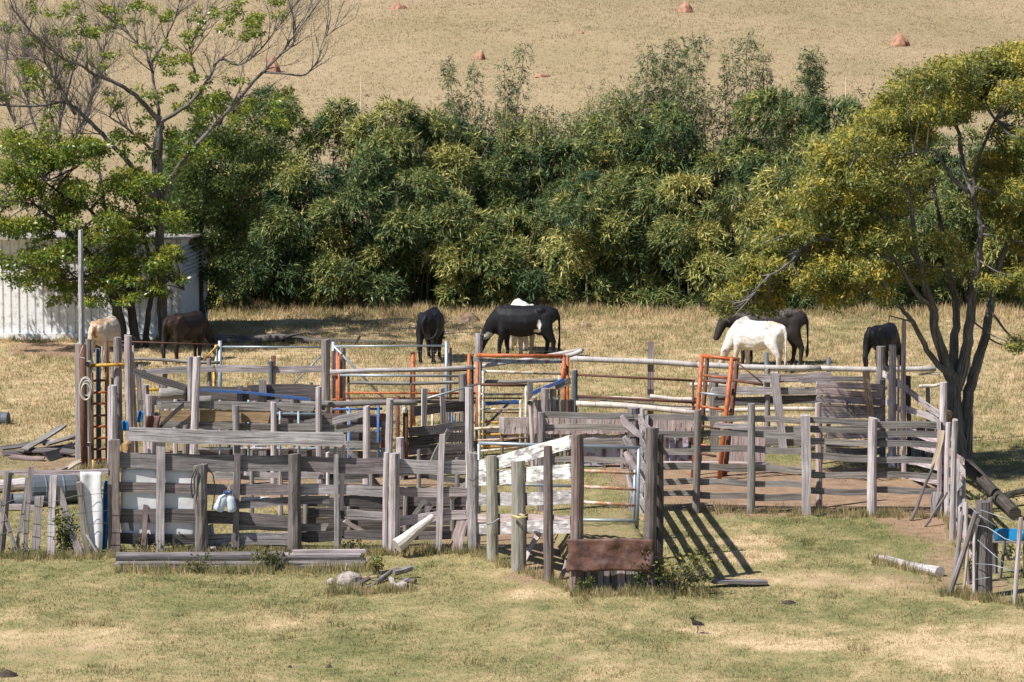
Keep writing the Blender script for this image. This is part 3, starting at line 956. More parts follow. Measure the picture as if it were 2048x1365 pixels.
# rusty sheet, dented
def rusty_sheet():
    nu, nv = 26, 12
    V = []; F = []
    for j in range(nv + 1):
        for i in range(nu + 1):
            u, v = i / nu, j / nv
            x = 1134 + (1306 - 1134) * u + 2 * math.sin(v * 5)
            y = 1078 + (1143 - 1078) * v + 1.2 * math.sin(u * 8)
            off = 0.25 + 0.10 * float(fbm(np.array([u * 6.3]), np.array([v * 2.6 + u]), 13)[0]) + 0.03 * float(vnoise(np.array([u * 13]), np.array([v * 5]), 3)[0])
            V.append(tuple(ff.on(x, y, off)))
    for j in range(nv):
        for i in range(nu):
            a = j * (nu + 1) + i; F.append((a + nu + 1, a + nu + 2, a + 1, a))
    o = array_mesh('metal_sheet', np.array(V), np.array(F), 'rust_sheet', smooth_=True)
    md = o.modifiers.new('thickness', 'SOLIDIFY'); md.thickness = 0.004
    tag(o, 'dented brown rusty metal sheet across the foot of the loading chute', 'metal sheet')
    set_origin(o, V[len(V) // 2])
rusty_sheet()
# loose slats beside the chute front
for (x0, y0, x1, y1) in ((1119, 1163, 1136, 1118),):
    q0 = G(x0, y0); q1 = AT(x1, y1, q0.y + 0.5)
    b = MB(); b.plank(q0 - Vector((0, 0, 0.03)), q1, 0.08, 0.02, Vector((1, 0, 0))); o = b.build('slat', 'grey_wood')
    tag(o, 'short grey slat propped against the left edge of the rusty sheet', 'slat'); set_origin(o, q0)

# pipe gate inside the chute
gt = Fence('pipe_gate', 'galvanised pipe gate with rusty white rungs inside the loading chute', 'gate', (1158, 1085), (1285, 1085))
gt.bent([(958, 887), (1060, 890), (1279, 896)], 8, 0.0, 'silver_pipe', 'top_pipe', 8)
gt.post(1278, 896, 8, xb=1273, off=0, mat='silver_pipe', kind='pipe', name='stile', ybot=1078)
gt.post(1270, 940, 6, xb=1266, off=0.0, mat='silver_pipe', kind='pipe', name='stile', ybot=1075)
for y0, y1, mt in ((941, 947, 'rusted_white_pipe'), (973, 979, 'rusted_white_pipe'), (1004, 1011, 'rusted_white_pipe'), (1040, 1042, 'silver_pipe'), (1072, 1074, 'rusted_white_pipe')):
    gt.rail(1150, y0, 1272, y1, 7, 0.0, mt, 'pipe', name='rung')
gt.rail(992, 968, 1150, 973, 6, -0.02, 'silver_pipe', 'pipe', name='rung')
gt.post(958, 888, 7, off=0, mat='silver_pipe', kind='pipe', name='stile', ybot=1080)

# loose timber round the chute and front fence
def loose(name, label, cat, q0, q1, kind, w, mat, t=0.03, taper=1.0, w1=None, sides=9, side=(1, 0, 0)):
    b = MB()
    if kind == 'plank':
        b.plank(q0, q1, w, t, Vector(side), ragged=0.03)
    else:
        n_ = 7
        b.sweep([q0.lerp(q1, i / (n_ - 1)) + Vector((math.sin(i * 1.7) * 0.01, 0, math.cos(i * 1.3) * 0.006)) for i in range(n_)], [w / 2 * (1 + (taper - 1) * i / (n_ - 1)) * (1 + random.uniform(-.04, .04)) for i in range(n_)], sides, 0.04)
    o = b.build(name, mat)
    tag(o, label, cat); set_origin(o, q0 if q0.z < q1.z else q1)
    return o
q0 = G(1040, 1134); loose('stick', 'straight pale stick leaning on the chute by the green treated post', 'stick', q0, AT(1088, 1052, q0.y + 0.45), 'plank', 0.085, 'pale_wood', 0.06)
q0 = G(912, 1107); loose('plank', 'short wide brown plank leaning on the front fence beside the corner post', 'plank', q0, AT(925, 1036, q0.y + 0.25), 'plank', 0.21, 'brown_wood', 0.03)
q0 = G(793, 1104); loose('palm_trunk', 'pale tapering trunk propped against the thin boards of the front fence', 'log', AT(793, 1093, q0.y - 0.62), AT(866, 1033, q0.y - 0.26), 'log', 0.27, 'pale_palm', taper=0.42, sides=12)
q0 = G(283, 1112); loose('stake', 'short brown stake leaning on the front fence below the white sheeting', 'stake', q0 - Vector((0, 0, 0.05)), AT(293, 1010, q0.y + 0.25), 'plank', 0.085, 'brown_wood', 0.04)
q0 = G(428, 1104); loose('board', 'narrow pale board leaning at the foot of the rough stump post', 'plank', q0, AT(420, 1050, q0.y + 0.2), 'plank', 0.10, 'pale_wood', 0.025)
q0 = G(1752, 1117) + Vector((0, 0, 0.03)); q1 = G(1880, 1155) + Vector((0, 0, 0.08))
o = loose('fallen_log', 'short pale log with a bare patch lying alone on the grass', 'log', q1, q0, 'log', 0.19, 'pale_wood', taper=0.45, sides=12)

# pile of planks in front
pp = thing('plank_pile', 'low pile of long grey planks on the grass before the front fence', 'plank pile', G(230, 1142))
A0 = G(232, 1140); A1 = G(735, 1138)
for k, (i0, i1, zz, dy, w, mt, x0, x1) in enumerate(((0, 1, 0.03, 0.0, 0.30, 'dark_wood', 0, 1), (0, 1, 0.075, 0.03, 0.32, 'grey_wood', 0.0, 0.99), (0, 1, 0.12, 0.0, 0.30, 'grey_wood', 0.005, 1.0), (0, 1, 0.165, 0.02, 0.30, 'dark_wood', 0.0, 0.985),
                                                  (0, 1, 0.03, 0.34, 0.28, 'grey_wood', 0.01, 0.97), (0, 1, 0.075, 0.36, 0.28, 'grey_wood', 0.01, 0.96), (0, 1, 0.12, 0.36, 0.28, 'grey_wood', 0.02, 0.95), (0, 1, 0.165, 0.35, 0.28, 'grey_wood', 0.02, 0.9),
                                                  (0, 1, 0.21, 0.10, 0.34, 'grey_wood', -0.005, 0.66), (0, 1, 0.21, 0.10, 0.26, 'pale_wood', 0.68, 0.97), (0, 1, 0.255, 0.16, 0.12, 'pale_wood', 0.70, 0.99))):
    b = MB(); b.plank(A0.lerp(A1, x0) + Vector((0, dy + 0.15, zz)), A0.lerp(A1, x1) + Vector((0, dy + 0.15 + random.uniform(-.04, .04), zz)), w, 0.042, Vector((0, 1, 0)), n=10, warp=0.002, ragged=0.05)
    b.build('plank', mt, pp)

# left of the fence: barrel, pipe, logs, board heap
def drum(label, c, ax, r, L, mat):
    c = Vector(c); ax = Vector(ax).normalized()
    o = thing('barrel', label, 'barrel', c - Vector((0, 0, r)))
    b = MB(); prof = [(0, .86), (0.02, .98), (0.06, 1), (0.30, 1), (0.32, 1.05), (0.35, 1), (0.65, 1), (0.68, 1.05), (0.70, 1), (0.94, 1), (0.98, .98), (1, .86)]
    b.sweep([c + ax * (L * (t - .5)) for t, _ in prof], [r * k for _, k in prof], 18); bb = b.build('barrel_body', mat, o, False)
    b = MB(); b.sweep([c + ax * (L * .505), c + ax * (L * .525)], [r * .12] * 2, 8); b.build('bung', 'black_rubber_and_shade', bb)
g = G(105, 1010); drum('grey-blue plastic barrel lying on its side behind the stick fence', (g.x, g.y + 0.1, 0.29), (1, 0.35, 0), 0.29, 0.95, 'grey_plastic')
g = G(-4, 850); drum('small dark barrel lying alone in the dry field near the shed', (g.x, g.y, 0.14), (1, -0.2, 0), 0.14, 0.5, 'slate_pipe')
g0 = G(18, 1012); g1 = G(118, 1008)
o = thing('drain_pipe', 'long dark slate plastic pipe lying in front of the barrel', 'pipe', g0)
b = MB(); b.sweep([g0 + Vector((0, -0.2, 0.13)), g1 + Vector((0, -0.2, 0.13))], [0.13, 0.13], 14, cap=True); b.build('pipe_body', 'slate_pipe', o, True)
b = MB(); b.sweep([g0 + Vector((-0.02, -0.2, 0.13)), g0 + Vector((0.1, -0.2, 0.13))], [0.145, 0.145], 14); b.build('collar', 'slate_pipe', o, True)
g = G(30, 985); loose('log', 'short thick pale log behind the stick fence beside the barrel', 'log', g + Vector((-0.35, 0, 0.12)), g + Vector((0.25, 0.2, 0.14)), 'log', 0.25, 'pale_wood', taper=0.9, sides=12)
g = G(28, 1014); loose('beam', 'low squared beam lying under the dark pipe', 'beam', g + Vector((-0.3, -0.4, 0.05)), g + Vector((0.55, -0.42, 0.05)), 'plank', 0.1, 'pinkish_wood', 0.1, side=(0, 0, 1))
hp = thing('board_heap', 'heap of dark rotten boards on the ground left of the corral gate', 'board heap', G(80, 915))
for x0, y0, x1, y1, z0, z1, w, mt in ((5, 912, 150, 900, .04, .06, .18, 'dark_wood'), (40, 908, 150, 915, .1, .1, .22, 'dark_wood'), (50, 912, 128, 890, .12, .42, .18, 'olive_wood'), (0, 905, 60, 898, .08, .1, .16, 'dark_wood'), (90, 905, 158, 896, .14, .30, .2, 'olive_wood'), (70, 905, 152, 897, .2, .22, .10, 'pale_wood'), (95, 922, 150, 905, .05, .1, .25, 'dark_wood'), (20, 918, 90, 922, .03, .05, .14, 'brown_wood')):
    b = MB(); b.plank(G(x0, y0) + Vector((0, 0, z0)), G(x1, y1) + Vector((0, 0, z1)), w, 0.035, Vector((random.uniform(-.1, .1), 1, random.uniform(.1, .5))), ragged=0.1)
    b.build('board', mt, hp)
for k, (x0, y0, x1, y1) in enumerate(((118, 972, 158, 956), (128, 968, 160, 964))):
    g0 = G(x0, y0 + 30); g1 = G(x1, y1 + 30)
    loose('plank', ('broken tan plank end resting on the barrel', 'thin tan offcut beside the broken plank on the barrel')[k], 'plank', g0 + Vector((0, 0.1, 0.56)), g1 + Vector((0, 0.1, 0.62 + 0.05 * k)), 'plank', 0.12, 'tan_wood', 0.04)

# firewood and stones
g = G(700, 1178)
def rock(name, label, cat, c, sx, sy, sz, mat, seed):
    import bmesh
    bm = bmesh.new(); bmesh.ops.create_icosphere(bm, subdivisions=3, radius=1)
    for v in bm.verts:
        k = 0.78 + 0.45 * float(fbm(np.array([v.co.x * 1.6 + seed]), np.array([v.co.y * 1.6 + v.co.z * 2.1]), seed)[0])
        v.co = Vector((v.co.x * sx * k, v.co.y * sy * k, max(v.co.z * k, -0.5) * sz))
    me = bpy.data.meshes.new(name); bm.to_mesh(me); bm.free(); me.materials.append(M[mat])
    o = link(name, me); o.location = c; tag(o, label, cat)
    return o
rock('stone', 'broad pale flat-faced stone at the edge of the scattered firewood', 'stone', G(700, 1170) + Vector((0, 0, 0.07)), 0.22, 0.16, 0.15, 'stone', 3)
rock('stone', 'small pinkish stone next to the broad pale stone', 'stone', G(663, 1168) + Vector((0, 0, 0.03)), 0.08, 0.07, 0.07, 'stone', 5)
rock('stone', 'square grey stone among the split firewood', 'stone', G(805, 1180) + Vector((0, 0, 0.05)), 0.10, 0.09, 0.10, 'stone', 8)
for lab, x0, y0, z0, x1, y1, z1, w, mt in (('thin split stick angled across the firewood', 725, 1158, .02, 757, 1166, .10, .05, 'tan_wood'), ('rising split log in the middle of the firewood', 752, 1170, .04, 782, 1158, .12, .08, 'olive_wood'),
                                       ('dark-ended log propped on the firewood heap', 788, 1160, .12, 824, 1156, .17, .11, 'olive_wood'), ('stubby upright log end in the firewood', 782, 1165, .05, 792, 1182, .05, .09, 'pale_wood'), ('grey branch piece behind the split firewood', 760, 1150, .03, 800, 1146, .08, .05, 'grey_wood'), ('crooked pale stick across the square stone', 770, 1184, .03, 818, 1172, .12, .035, 'pale_wood'), ('brown billet at the far end of the firewood', 806, 1164, .04, 832, 1170, .06, .07, 'brown_wood'), ('short dark billet against the broad stone', 716, 1174, .04, 738, 1168, .09, .08, 'dark_wood'), ('long thin twig under the firewood', 730, 1178, .02, 775, 1160, .03, .03, 'pale_wood'), ('short stub of wood beside the broad stone', 690, 1146, .02, 694, 1140, .1, .04, 'tan_wood')):
    loose('firewood', lab, 'firewood', G(x0, y0) + Vector((0, 0, z0)), G(x1, y1) + Vector((0, 0, z1)), 'log', w, mt, sides=7)

# plank on the ground by the chute shadow
g = G(1425, 1172); loose('plank', 'long grey plank lying flat on the grass beside the leafy bush', 'plank', g + Vector((0, 0, 0.06)), G(1532, 1170) + Vector((0, 0, 0.06)), 'plank', 0.22, 'grey_wood', 0.05, side=(0, 1, 0))

# ---- gate corner at the left: posts, ladder gate, rope
gc = Fence('gate_posts', 'cluster of tall gate posts with a rusty pipe post and a ladder-like gate', 'gate posts', (150, 935), (275, 935))
P = gc.post; R = gc.rail
P(155, 687, 9, off=0.0, mat='pinkish_wood', kind='board', t=0.06)
P(161, 460, 11, xb=166, off=-0.5, mat='worn_whitewash', taper=0.85)
P(165, 690, 15, xb=169, off=0.1, mat='rust_pipe', kind='pipe', name='pipe_post')
P(177, 679, 13, xb=180, off=-0.35, mat='olive_wood')
P(196, 697, 11, xb=198, off=-0.55, mat='slate_pipe', kind='pipe', name='pipe_post')
P(235, 675, 17, xb=240, off=-0.15, mat='grey_wood', sides=11)
P(256, 671, 16, xb=262, off=0.05, mat='pale_wood', sides=11)
P(222, 772, 14, xb=222, off=0.2, mat='pale_wood')
P(227, 731, 12, xb=232, off=-0.3, mat='grey_wood')
P(265, 692, 6, xb=275, off=-0.3, mat='tan_wood', kind='board')
P(184, 746, 5, xb=186, off=0.12, mat='rust_pipe', kind='pipe', name='stile')
P(212, 702, 6, xb=214, off=-0.05, mat='rust_pipe', kind='pipe', name='stile')
R(176, 732, 268, 728, 7, 0.0, 'yellow_pipe', 'pipe', name='yellow_rung')
for k, y in enumerate((761, 785, 807, 831, 853, 876, 898, 919)):
    R(183, y + 1, 214, y, 5, 0.05, 'orange_pipe' if k % 3 else 'rust_pipe', 'pipe', name='rung')
P(186, 920, 5, off=0.13, mat='yellow_pipe', kind='pipe', name='yellow_foot')
for y, r_ in ((729, 11), (797, 7), (890, 8)):
    q0 = gc.on(175, y, 0.28); q1 = q0 + Vector((0.03, 0.35, 0))
    b = MB(); b.sweep([q0, q0.lerp(q1, .02), q1], [r_ / 2 / 96, r_ / 2 / 96 * 1.0, r_ / 2 / 96], 12, cap=False); o = b.build('pipe_sleeve', 'cream_pipe', gc.o, True)
    b = MB(); b.sweep([q0 + Vector((0, .01, 0)), q0 + Vector((0, .02, 0))], [r_ / 2 / 96 * .8] * 2, 12); b.build('pipe_mouth_shade', 'black_rubber_and_shade', gc.o)  # black disc stands in for the shade inside the sleeve
rp = thing('rope_coil', 'coil of white rope hung on the rusty gate post', 'rope', gc.on(173, 770, 0.25))
for k in range(5):
    cx, cy, rx, ry = 172 + random.uniform(-2, 2), 772 + k * 3, 11 + random.uniform(-2, 2), 19 + random.uniform(-3, 3)
    pts = [gc.on(cx + rx * math.cos(t * 6.283 / 18), cy + ry * math.sin(t * 6.283 / 18), 0.24 + 0.015 * k) for t in range(19)]
    b = MB(); b.sweep(pts, [0.011] * 19, 6, cap=False); b.build('loop', 'rope_white', rp, True)
b = MB(); b.sweep([gc.on(x, y, 0.26) for x, y in ((166, 692), (160, 708), (157, 714), (170, 717))], [0.008] * 4, 5); b.build('knot_end', 'rope_white', rp)
gb = gc.on(250, 893, 0.2)
b = MB(); b.sweep([gb + Vector((0, -0.25, 0)), gb + Vector((0.05, 0.25, 0.02))], [0.085, 0.085], 12, 0.03); b.build('cross_log', 'tan_wood', gc.o)

# ---- tall post fence in the middle (behind the front fence)
f = Fence('board_fence', 'inner plank fence of tall round posts with an orange-brown board', 'fence', (290, 985), (800, 985))
P = f.post; R = f.rail
P(380, 714, 13, xb=384, off=-0.35, mat='grey_wood')
P(394, 714, 16, xb=384, off=0.12, mat='pale_wood', sides=11)
P(471, 811, 15, xb=474, off=0.12, mat='grey_wood', sides=10)
P(547, 805, 13, xb=546, off=0.12, mat='pale_wood', sides=10)
P(637, 774, 13, xb=642, off=0.12, mat='pale_wood', sides=10)
P(733, 813, 15, xb=732, off=0.12, mat='pinkish_wood', sides=10)
P(780, 798, 16, xb=776, off=0.12, mat='grey_wood', sides=10)
P(300, 790, 20, xb=302, off=-0.05, mat='pale_wood', kind='log', rough=0.1)
P(372, 850, 14, xb=372, off=0.0, mat='olive_wood')
P(655, 870, 8, xb=652, off=0.02, mat='pale_wood', kind='board')
R(318, 811, 630, 814, 15, 0.0, 'olive_wood')
R(630, 815, 650, 815, 10, 0.0, 'olive_wood')
R(320, 832, 540, 834, 24, -0.02, 'tan_wood')
R(322, 849, 640, 855, 13, 0.0, 'olive_wood')
R(480, 855, 735, 858, 13, 0.002, 'olive_wood')
R(668, 843, 728, 826, 13, 0.03, 'grey_wood', name='brace')
R(610, 845, 640, 842, 10, -0.01, 'olive_wood')
R(603, 808, 835, 806, 12, -0.12, 'olive_wood', 'log', name='log_rail')
R(690, 889, 760, 892, 14, 0.0, 'olive_wood')
R(430, 952, 640, 952, 15, 0.0, 'olive_wood')
R(640, 960, 735, 960, 14, 0.0, 'olive_wood')
R(660, 745, 945, 735, 9, -2.2, 'grey_wood', 'log', name='log_rail')
# curved offcut and blue can by the near end
R(368, 810, 300, 870, 8, 0.1, 'dark_wood', name='brace')
hanging('scrap_panel', 'small curled grey scrap panel at the end of the inner plank fence', 'panel', f, [(292, 322, 832), (290, 318, 850), (292, 320, 866)], 0.25, 'rust_sheet', 0.03)
hanging('blue_sack', 'crumpled blue sack stuffed between the gate posts and inner fence', 'sack', f, [(243, 256, 842), (245, 258, 862)], 0.3, 'blue_tarp', 0.02)
hanging('blue_rag', 'small blue rag on the short stump of the inner fence', 'rag', f, [(277, 287, 822), (273, 283, 845)], 0.2, 'blue_tarp', 0.02)

# ---- cattle crush: dark-boarded lane with blue steel, its inner shade built as boards
f = Fence('cattle_crush', 'narrow cattle crush of dark boards and blue steel frames', 'cattle crush', (300, 948), (800, 945))
P = f.post; R = f.rail
R(400, 779, 622, 798, 5, 0.1, 'blue_paint', 'plank', name='blue_beam', t=0.06, ragged=0)
for x in (440, 497, 560, 597, 697, 756):
    P(x, 800 if x < 700 else 815, 5, off=0.05, mat='blue_paint' if x > 700 else 'pale_blue_paint', kind='pipe', name='upright')
P(757, 800, 5, off=0.1, mat='blue_paint', kind='pipe', name='upright')
P(700, 817, 4, off=0.1, mat='blue_paint', kind='pipe', name='upright')
R(430, 826, 640, 829, 5, 0.04, 'pale_blue_paint', 'pipe', name='pipe')
R(540, 863, 765, 864, 5, 0.04, 'pale_blue_paint', 'pipe', name='pipe')
R(400, 897, 762, 898, 5, 0.04, 'pale_blue_paint', 'pipe', name='pipe')
R(665, 819, 765, 818, 5, 0.06, 'blue_paint', 'pipe', name='pipe')
R(495, 785, 640, 785, 32, -0.05, 'dark_wood', name='side_board')
P(480, 772, 12, off=0.03, mat='grey_wood', kind='board'); P(525, 760, 16, off=0.03, mat='grey_wood', kind='board')
R(370, 788, 500, 789, 30, -0.05, 'dark_wood', name='side_board')
R(318, 787, 372, 787, 24, 0.0, 'olive_wood', 'log', name='cross_log')
R(390, 801, 424, 801, 20, 0.15, 'olive_wood', 'log', name='cross_log')
R(400, 842, 770, 842, 26, -0.10, 'dark_wood', name='side_board')  # this and the boards below stand in for shade inside the crush
R(400, 877, 770, 878, 24, -0.10, 'dark_wood', name='side_board')
R(400, 912, 770, 915, 26, -0.10, 'dark_wood', name='side_board')
R(400, 938, 770, 938, 22, -0.12, 'dark_wood', name='side_board')
R(500, 962, 540, 962, 10, 0.1, 'blue_paint', name='blue_box_edge')
for x, y in ((767, 835), (767, 888)):
    R(762, y, 776, y, 14, 0.02, 'orange_pipe', name='latch_plate')
P(768, 840, 12, off=0.0, mat='pale_blue_paint', kind='board', name='frame_plate')
# diagonal board running back from the gate posts
R(266, 742, 372, 778, 14, 0.6, 'dark_wood', name='brace', t=0.05)

# rusty pipe posts and dark panel beside the crush
f = Fence('plank_hurdle', 'dark plank hurdle with thin gaps between two rusty pipe posts', 'hurdle', (790, 958), (945, 950))
P = f.post; R = f.rail
for k in range(4):
    yl = 864 + k * 19.5; yr = 852 + k * 20.5
    R(817, yl, 940, yr, 19.0, 0.0, 'dark_wood', t=0.03, ragged=0.005, name='panel_board')
P(795, 792, 9, off=0.1, mat='rust_pipe', kind='pipe', name='pipe_post')
R(795, 800, 810, 795, 6, 0.1, 'rust_pipe', 'pipe', name='pipe_elbow')
P(811, 820, 11, off=0.06, mat='rust_pipe', kind='pipe', name='pipe_post')
P(800, 875, 18, xb=798, off=0.2, mat='pale_wood', kind='log', rough=0.1, name='stump')
R(862, 930, 898, 860, 11, 0.25, 'olive_wood', name='brace', t=0.05)
P(808, 808, 12, off=0.12, mat='rope_white', kind='log', ybot=825, name='cloth_wrap', rough=0.2)

f = Fence('board_fence', 'short board fence with two slim posts behind the dark plank hurdle', 'fence', (830, 925), (950, 915))
P = f.post; R = f.rail
P(848, 777, 11, off=0.06, mat='pale_wood', kind='board'); P(885, 777, 10, off=0.06, mat='pale_wood', kind='board')
R(825, 822, 940, 812, 20, 0.0, 'dark_wood')
R(855, 797, 958, 768, 4, 0.2, 'silver_pipe', 'pipe', name='pipe')
P(925, 748, 22, xb=928, off=-0.1, mat='olive_wood', taper=0.75)
for x, mt in ((865, 'cream_pipe'), (904, 'blue_paint'), (912, 'cream_pipe'), (923, 'olive_wood')):
    P(x, 820, 5, off=-0.1, mat=mt, kind='pipe', name='upright')

# extra cross fence between crush and rear fence
f = Fence('board_fence', 'cross fence of uneven boards between the cattle crush and the rear boards', 'fence', (270, 908), (665, 902))
for x, yt, w, mt in ((292, 770, 12, 'grey_wood'), (352, 795, 10, 'pale_wood'), (455, 790, 11, 'olive_wood'), (512, 778, 12, 'grey_wood'), (585, 790, 10, 'grey_wood'), (622, 765, 9, 'olive_wood')):
    f.post(x, yt, w, off=0.06, mat=mt)
for x0, y0, x1, y1, w, mt in ((280, 806, 460, 801, 10, 'grey_wood'), (450, 800, 660, 806, 11, 'grey_wood'), (284, 830, 650, 826, 10, 'dark_wood'), (280, 858, 520, 862, 10, 'olive_wood'), (500, 853, 660, 850, 11, 'grey_wood'), (300, 880, 650, 884, 10, 'dark_wood'), (470, 845, 540, 800, 9, 'grey_wood'), (560, 870, 600, 812, 8, 'pale_wood')):
    f.rail(x0, y0, x1, y1, w, 0, mt)
f = Fence('board_fence', 'sagging board fence inside the pen behind the added dark boards', 'fence', (480, 1035), (935, 1028))
for x, yt, w, mt in ((505, 900, 9, 'olive_wood'), (560, 930, 10, 'grey_wood'), (655, 905, 8, 'pale_wood'), (742, 925, 10, 'grey_wood'), (838, 900, 9, 'olive_wood'), (915, 915, 10, 'grey_wood')):
    f.post(x, yt, w, off=0.05, mat=mt)
for x0, y0, x1, y1, w, mt in ((490, 948, 650, 953, 11, 'grey_wood'), (640, 955, 840, 946, 10, 'dark_wood'), (830, 950, 930, 962, 11, 'olive_wood'), (488, 970, 760, 976, 10, 'dark_wood'), (690, 1000, 930, 992, 12, 'dark_wood'), (500, 1008, 700, 1002, 11, 'dark_wood'), (700, 905, 770, 985, 9, 'grey_wood')):
    f.rail(x0, y0, x1, y1, w, 0, mt)

# ---- rear board fence and mesh fence
f = Fence('board_fence', 'rear single-board fence with stubby posts in front of the wire mesh', 'fence', (255, 872), (660, 868))
P = f.post; R = f.rail
R(262, 748, 430, 736, 13, 0.05, 'grey_wood'); R(425, 739, 642, 738, 14, 0.04, 'grey_wood')
P(651, 680, 19, off=0.12, mat='brown_wood', sides=11)
P(330, 735, 11, off=-0.06, mat='olive_wood'); P(418, 718, 10, off=-0.06, mat='olive_wood'); P(542, 723, 10, off=0.1, mat='slate_pipe', kind='log')
P(333, 780, 14, off=0.2, mat='pale_wood'); P(322, 770, 10, xb=326, off=0.2, mat='brown_wood', kind='board')
P(280, 730, 5, xb=290, off=0.12, mat='pale_wood', kind='board'); P(274, 742, 7, xb=284, off=0.15, mat='olive_wood', kind='board')
R(300, 800, 640, 800, 14, 0.0, 'dark_wood')
R(262, 718, 440, 726, 7, -0.3, 'olive_wood', 'log', name='pole')

wm = Fence('mesh_fence', 'wire mesh fence panels with galvanised posts and a rusty top pipe', 'fence', (262, 856), (900, 852))
P = wm.post; R = wm.rail
P(213, 681, 7, xb=216, mat='rust_pipe', kind='pipe', name='pipe_post'); P(440, 682, 8, mat='silver_pipe', kind='pipe', name='pipe_post'); P(432, 690, 6, mat='cream_pipe', kind='pipe', name='pipe_post')
P(893, 683, 8, mat='silver_pipe', kind='pipe', name='pipe_post'); P(667, 684, 9, off=-0.1, mat='silver_pipe', kind='pipe', name='pipe_post')
P(685, 695, 15, off=-0.15, mat='olive_wood'); P(547, 712, 9, off=-0.1, mat='rust_pipe', kind='pipe', name='rusty_post'); P(826, 705, 10, off=-0.1, mat='orange_pipe', kind='pipe', name='rusty_post'); P(901, 696, 6, off=-0.1, mat='brown_wood')
R(213, 682, 436, 690, 3, 0.0, 'rust_pipe', 'pipe', name='top_pipe')
R(444, 694, 645, 695, 4, 0.0, 'silver_pipe', 'pipe', name='top_pipe'); R(670, 693, 892, 692, 4, 0.0, 'silver_pipe', 'pipe', name='top_pipe')
R(641, 713, 588, 768, 4, 0.02, 'silver_pipe', 'pipe', name='stay'); R(665, 690, 772, 802, 5, 0.02, 'silver_pipe', 'pipe', name='stay')
R(405, 724, 436, 690, 4, 0.05, 'yellow_pipe', 'pipe', name='stay'); R(372, 772, 405, 724, 4, 0.05, 'yellow_pipe', 'pipe', name='stay')
R(266, 779, 325, 780, 6, 0.05, 'yellow_pipe', 'pipe', name='pipe'); P(428, 740, 5, off=0.03, mat='yellow_pipe', kind='pipe', name='upright')
b = MB()
for x0, x1 in ((218, 432), (446, 640), (672, 890), (905, 1130)):
    k = x0
    while k <= x1:
        b.sweep([wm.on(k, 696, -0.02), wm.on(k, 845, -0.02)], [0.0024] * 2, 3, cap=False); k += 13
    for y in (703, 718, 733, 748, 763, 778, 795, 812, 830):
        b.sweep([wm.on(x0, y, -0.02), wm.on(x1, y, -0.02)], [0.0024] * 2, 3, cap=False)
b.build('wire_mesh', 'wire', wm.o)

# orange sliding-gate frame beside the thick rear post
f = Fence('steel_gate', 'tall orange steel uprights bundled beside the thick brown post', 'gate', (662, 890), (705, 890))
for x, yt, w, mt, o_ in ((666, 702, 6, 'rust_pipe', 0), (675, 705, 7, 'orange_pipe', .1), (683, 708, 5, 'rust_pipe', -.1), (678, 712, 5, 'orange_pipe', .2)):
    f.post(x, yt, w, off=o_, mat=mt, kind='pipe', name='upright')
f.rail(664, 752, 688, 750, 8, 0.12, 'rust_pipe', 'pipe', name='hinge'); f.rail(664, 800, 690, 800, 5, 0.1, 'orange_pipe', 'pipe', name='rung')

# horizontal pipe rails of the sorting race
f = Fence('pipe_fence', 'race fence of thin rusty and grey horizontal pipes', 'fence', (690, 905), (960, 900))
P = f.post; R = f.rail
R(690, 745, 945, 741, 4, 0, 'rust_pipe', 'pipe', name='pipe'); R(680, 751, 930, 753, 5, 0.05, 'silver_pipe', 'pipe', name='pipe'); R(695, 767, 935, 766, 7, -0.2, 'olive_wood', 'log', name='pole')
R(690, 786, 955, 787, 5, 0, 'orange_pipe', 'pipe', name='pipe'); R(690, 797, 960, 797, 4, 0, 'rust_pipe', 'pipe', name='pipe'); R(700, 805, 950, 803, 8, -0.2, 'olive_wood', 'log', name='pole')
P(697, 740, 5, mat='rust_pipe', kind='pipe'); P(822, 742, 5, mat='rust_pipe', kind='pipe')

# ---- orange head gate in the centre
f = Fence('head_gate', 'orange steel gateway with a cross bar over the middle of the corral', 'gateway', (935, 905), (1145, 905))
P = f.post; R = f.rail
R(953, 711, 1131, 713, 8, 0.05, 'orange_pipe', 'pipe', name='cross_bar'); R(946, 721, 1126, 724, 8, -0.05, 'pale_blue_paint', 'plank', name='lower_bar', t=0.05, ragged=0)
P(938, 709, 7, off=-0.1, mat='orange_pipe', kind='pipe'); P(945, 708, 5, off=-0.15, mat='rust_pipe', kind='pipe'); P(955, 724, 7, off=0.05, mat='orange_pipe', kind='pipe')
P(1128, 711, 8, xb=1130, off=0.05, mat='orange_pipe', kind='pipe'); P(1126, 737, 8, off=0.08, mat='orange_pipe', kind='pipe', ybot=770); P(1135, 712, 7, off=-0.12, mat='orange_pipe', kind='pipe')
P(957, 668, 15, off=-0.7, mat='grey_wood', name='wood_post')
R(905, 742, 1168, 700, 9, -0.9, 'grey_cane', 'log', name='pole', taper=0.8); R(1120, 716, 1165, 702, 10, -0.85, 'grey_cane', 'log', name='pole_butt')
R(970, 743, 1122, 748, 6, -0.35, 'cream_pipe', 'pipe', name='pipe'); P(967, 744, 5, off=-0.35, mat='cream_pipe', kind='pipe'); P(1118, 748, 5, off=-0.35, mat='cream_pipe', kind='pipe')
R(960, 764, 1120, 762, 8, -0.9, 'olive_wood', 'log', name='pole')

